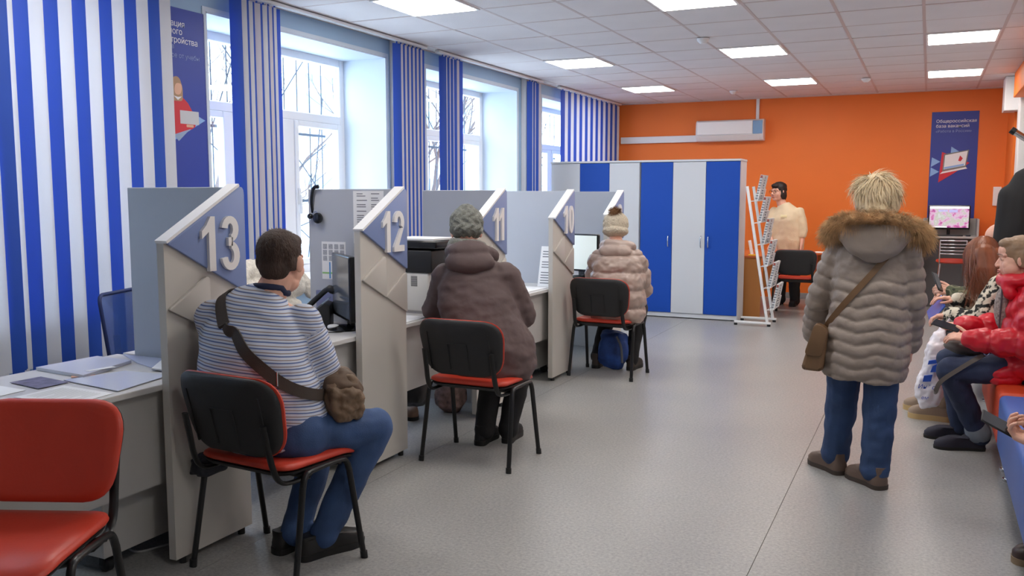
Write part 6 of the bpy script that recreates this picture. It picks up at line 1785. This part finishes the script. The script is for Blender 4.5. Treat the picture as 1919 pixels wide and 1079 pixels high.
    text('print_text', 'ем', 0.032, mb, MB_ @ Matrix.Translation((-0.02, -0.185, 0.004)), pb_).data.transform(Matrix.Translation(-pb_.location))
auburn_woman()

# ------------------------------------------------------------------ bald man in camouflage
def camo_man():
    P = Person((0.60, 7.36, 0), 'seated bald man in a camouflage jacket holding a phone, behind the auburn woman')
    J = dict(hip=(0.62, 7.36, 0.555), chest=(0.58, 7.36, 0.88), neck=(0.53, 7.36, 1.05), shL=(0.52, 7.19, 0.97), shR=(0.52, 7.55, 0.97), elL=(0.38, 7.12, 0.735), elR=(0.40, 7.55, 0.74),
             wrL=(0.19, 7.20, 0.79), wrR=(0.22, 7.46, 0.76), hpL=(0.62, 7.27, 0.54), hpR=(0.62, 7.46, 0.54), knL=(0.20, 7.30, 0.53), knR=(0.21, 7.52, 0.53), anL=(0.25, 7.32, 0.11), anR=(0.26, 7.54, 0.11))
    limbs(P, J)
    M = HM((0.475, 7.36, 1.172), math.radians(95), math.radians(-14), 0, 1.04)
    head(P, M, (0.53, 7.36, 1.04), m_skin, 0.005, 0.058, 0.006)
    hand(P, J['wrL'], (-1, 0.1, 0.25), (-0.2, -0.7, 0.6), 1, 0.75, 1.05, arm=(0.26, 7.17, 0.77)); hand(P, J['wrR'], (-1, -0.2, 0), (0, 0, 1), -1, 0.4)
    P.finish_body(m_skin); eyes(P, M)
    m = bpy.data.materials.new('camouflage'); m.use_nodes = True
    nt = m.node_tree; bs = nt.nodes['Principled BSDF']; tc = nt.nodes.new('ShaderNodeTexCoord')
    n_ = nt.nodes.new('ShaderNodeTexNoise'); n_.inputs['Scale'].default_value = 13; n_.inputs['Detail'].default_value = 1; nt.links.new(tc.outputs['Object'], n_.inputs['Vector'])
    r = nt.nodes.new('ShaderNodeValToRGB'); r.color_ramp.interpolation = 'CONSTANT'; cr = r.color_ramp
    cr.elements[0].position = 0; cr.elements[0].color = lin(44, 48, 40); cr.elements[1].position = 0.43; cr.elements[1].color = lin(86, 92, 70)
    for p, c in ((0.54, (126, 124, 100)), (0.62, (66, 68, 52))):
        x = cr.elements.new(p); x.color = lin(*c)
    nt.links.new(n_.outputs['Fac'], r.inputs['Fac']); nt.links.new(r.outputs['Color'], bs.inputs['Base Color']); bs.inputs['Roughness'].default_value = 0.85
    y9 = math.radians(90)
    t = B(); loft(t, [((0.60, 7.36, 0.48), 0.20, 0.16, y9), ((0.61, 7.36, 0.58), 0.21, 0.17, y9), ((0.595, 7.36, 0.76), 0.215, 0.165, y9), ((0.575, 7.36, 0.90), 0.21, 0.145, y9), ((0.555, 7.36, 0.99), 0.17, 0.115, y9), ((0.54, 7.36, 1.06), 0.085, 0.08, y9)])
    for s in 'LR': chain(t, [J['sh' + s], V(J['sh' + s]).lerp(V(J['el' + s]), 0.5), J['el' + s], J['wr' + s]], [0.085, 0.082, 0.074, 0.055])
    tube(t, [V((0.53, 7.36, 1.075)) + V((0.08 * math.cos(a), 0.085 * math.sin(a), 0.012 * math.cos(a))) for a in np.linspace(0, 2 * pi, 24, endpoint=False)], 0.032, 8, close=True)
    P.add('jacket', t, m, 0.011, 4, None, (0.010, 9, 3.0))
    trousers(P, J, m_blkcl, (0.095, 0.078, 0.062), 0.012, 0.12)
    for (h, to) in (((0.30, 7.34, 0), (0.03, 7.30, 0)), ((0.31, 7.55, 0), (0.04, 7.54, 0))):
        shoe(P, h, to, m_leather, m_soleb, 0.10, 0.05, 0.03)
    phone((0.085, 7.195, 0.862), (math.radians(60), math.radians(15), math.radians(60)), 'small dark phone held by the bald man in camouflage')
camo_man()

# ------------------------------------------------------------------ foreground person at the right edge
def edge_person():
    P = Person((0.74, 3.72, 0), 'person at the right edge of the view, hands holding a phone')
    J = dict(hip=(0.76, 3.72, 0.555), chest=(0.74, 3.72, 0.90), neck=(0.69, 3.72, 1.08), shL=(0.70, 3.54, 0.99), shR=(0.70, 3.91, 0.99), elL=(0.60, 3.50, 0.70), elR=(0.60, 3.96, 0.70),
             wrL=(0.41, 3.68, 0.585), wrR=(0.43, 3.80, 0.64), hpL=(0.76, 3.62, 0.54), hpR=(0.76, 3.83, 0.54), knL=(0.46, 3.62, 0.50), knR=(0.46, 3.86, 0.50), anL=(0.47, 3.65, 0.10), anR=(0.47, 4.0, 0.10))
    limbs(P, J)
    M = HM((0.64, 3.72, 1.215), math.radians(92), math.radians(-22), 0, 1.02)
    head(P, M, (0.69, 3.72, 1.07), m_skin, 0.006, 0.055)
    hand(P, J['wrL'], (-0.90, 0.30, 0.34), (0.25, 0.1, -0.95), -1, 0.75, 1.0, [0.9, 0.8, 0.8, 0.8], (0.85, 0.45, -0.40), 0.35, arm=(0.49, 3.63, 0.61))
    hand(P, J['wrR'], (-0.92, -0.25, 0.18), (0.0, 0.35, 0.95), -1, 0.95, 1.0, [0.7, 1.05, 1.1, 1.1], (0.8, 0.5, -0.3), 0.3, arm=(0.50, 3.86, 0.65))
    P.finish_body(m_skin); eyes(P, M)
    m_jk = mat('jacket_charcoal', (44, 46, 54), 0.8)
    y9 = math.radians(90)
    t = B(); loft(t, [((0.75, 3.72, 0.47), 0.20, 0.165, y9), ((0.76, 3.72, 0.58), 0.215, 0.17, y9), ((0.75, 3.72, 0.78), 0.215, 0.165, y9), ((0.735, 3.72, 0.92), 0.21, 0.145, y9), ((0.715, 3.72, 1.02), 0.16, 0.11, y9), ((0.70, 3.72, 1.08), 0.085, 0.08, y9)])
    for s in 'LR': chain(t, [J['sh' + s], J['el' + s], V(J['el' + s]).lerp(V(J['wr' + s]), 0.72)], [0.083, 0.07, 0.048])
    P.add('jacket', t, m_jk, 0.011, 4, None, (0.009, 9, 3.0))
    trousers(P, J, m_denimd, (0.095, 0.076, 0.06), 0.011, 0.12)
    m_bk = mat('shoe_brown', (60, 44, 40), 0.4)
    for (h, to) in (((0.51, 3.64, 0), (0.385, 3.60, 0)), ((0.52, 4.02, 0), (0.375, 4.045, 0))):
        pass
    for (h, to) in (((0.56, 3.66, 0), (0.41, 3.42, 0)), ((0.60, 4.06, 0), (0.372, 4.03, 0))):
        shoe(P, h, to, m_bk, mat('sole_tan', (140, 120, 96), 0.7), 0.09, 0.05, 0.028)
    t = B(); ell(t, (0, -0.022, 0.036), (0.082, 0.101, 0.088)); ell(t, (0, -0.06, -0.03), (0.07, 0.05, 0.07))
    for v in t.verts: v.co = M @ v.co
    P.add('hair', t, MATS['hair_brown'], 0.008, 2, None, (0.006, 22, 2))
    phone((0.285, 3.745, 0.632), (math.radians(30), math.radians(-22), math.radians(84)), 'dark phone in the hands at the right edge of the view')
edge_person()

# ------------------------------------------------------------------ coats and loose clothing
def hung_coat():
    e = empty('black_coat', (0.66, 6.95, 0.75), 0, 'black coat hanging on the coat stand at the right edge', 'coat')
    t = B()
    loft(t, [((0.66, 6.95, 0.75), 0.235, 0.10, 0), ((0.66, 6.95, 1.0), 0.232, 0.11, 0), ((0.665, 6.95, 1.30), 0.228, 0.115, 0), ((0.67, 6.95, 1.48), 0.215, 0.11, 0), ((0.69, 6.95, 1.60), 0.17, 0.10, 0), ((0.73, 6.95, 1.68), 0.10, 0.08, 0), ((0.76, 6.95, 1.73), 0.05, 0.05, 0)])
    for s in (-1, 1): chain(t, [(0.67 + s * 0.17, 6.94, 1.50), (0.665 + s * 0.185, 6.93, 1.2), (0.665 + s * 0.18, 6.92, 0.92)], [0.062, 0.06, 0.055])
    me = remesh(t, 0.011, 4); wrinkle(me, 0.02, 5, 3.0, (1, 1, 0.3)); me.transform(Matrix.Translation(-e.location))
    link_mesh('coat_body', me, mat('coat_black', (30, 30, 32), 0.85), e)
    O('hanging_loop', rel(tube(B(), smoothpath([(0.75, 6.95, 1.72), (0.755, 6.94, 1.78), (0.77, 6.93, 1.73)], 4), 0.004, 6), e), m_black, e, 60)
hung_coat()
lb = O('brochure', prism(B(), [(0.41, 1.36), (0.418, 1.36), (0.40, 1.50), (0.392, 1.50)], 'xz', 7.05, 7.2), m_paper) if False else None
def fleece():
    e = empty('fleece_jacket', (-3.66, 4.25, 0.8), 0, 'white fleece jacket draped over the office chair behind counter 13', 'jacket')
    t = B()
    cap(t, (-3.72, 4.02, 1.03), (-3.68, 4.46, 1.05), 0.075, 0.07); cap(t, (-3.64, 4.06, 0.92), (-3.60, 4.42, 0.93), 0.07, 0.07); cap(t, (-3.60, 4.10, 0.82), (-3.57, 4.36, 0.80), 0.055, 0.06); cap(t, (-3.66, 4.45, 1.04), (-3.56, 4.52, 0.90), 0.055, 0.05)
    cap(t, (-3.66, 4.02, 1.0), (-3.55, 4.02, 0.84), 0.055, 0.05)
    me = remesh(t, 0.009, 2); wrinkle(me, 0.022, 9, 3.0); wrinkle(me, 0.006, 40, 5.0); me.transform(Matrix.Translation(-e.location))
    link_mesh('jacket_body', me, mat('sherpa_white', (228, 222, 212), 0.95, var=0.12, vscale=40, bump=0.8, bscale=120), e)
    O('sleeve_cuff', rel(tube(B(), [(-3.553, 4.02, 0.80), (-3.548, 4.02, 0.76)], 0.045, 12), e), MATS['sherpa_white'], e, 60)
fleece()
class _NoP: pass
for (h, to, nm) in (((-3.20, 5.12, 0), (-3.05, 4.92, 0), 'brown shoe under the counter, nearer the dark coat'), ((-3.33, 5.14, 0), (-3.22, 4.93, 0), 'brown shoe under the counter, farther from the aisle')):
    so = shoe(None, h, to, mat('shoe_tan', (122, 92, 72), 0.6), m_soleb, 0.08, 0.045, 0.025)
    tag(so, nm, 'shoe', 'shoes under the counter')
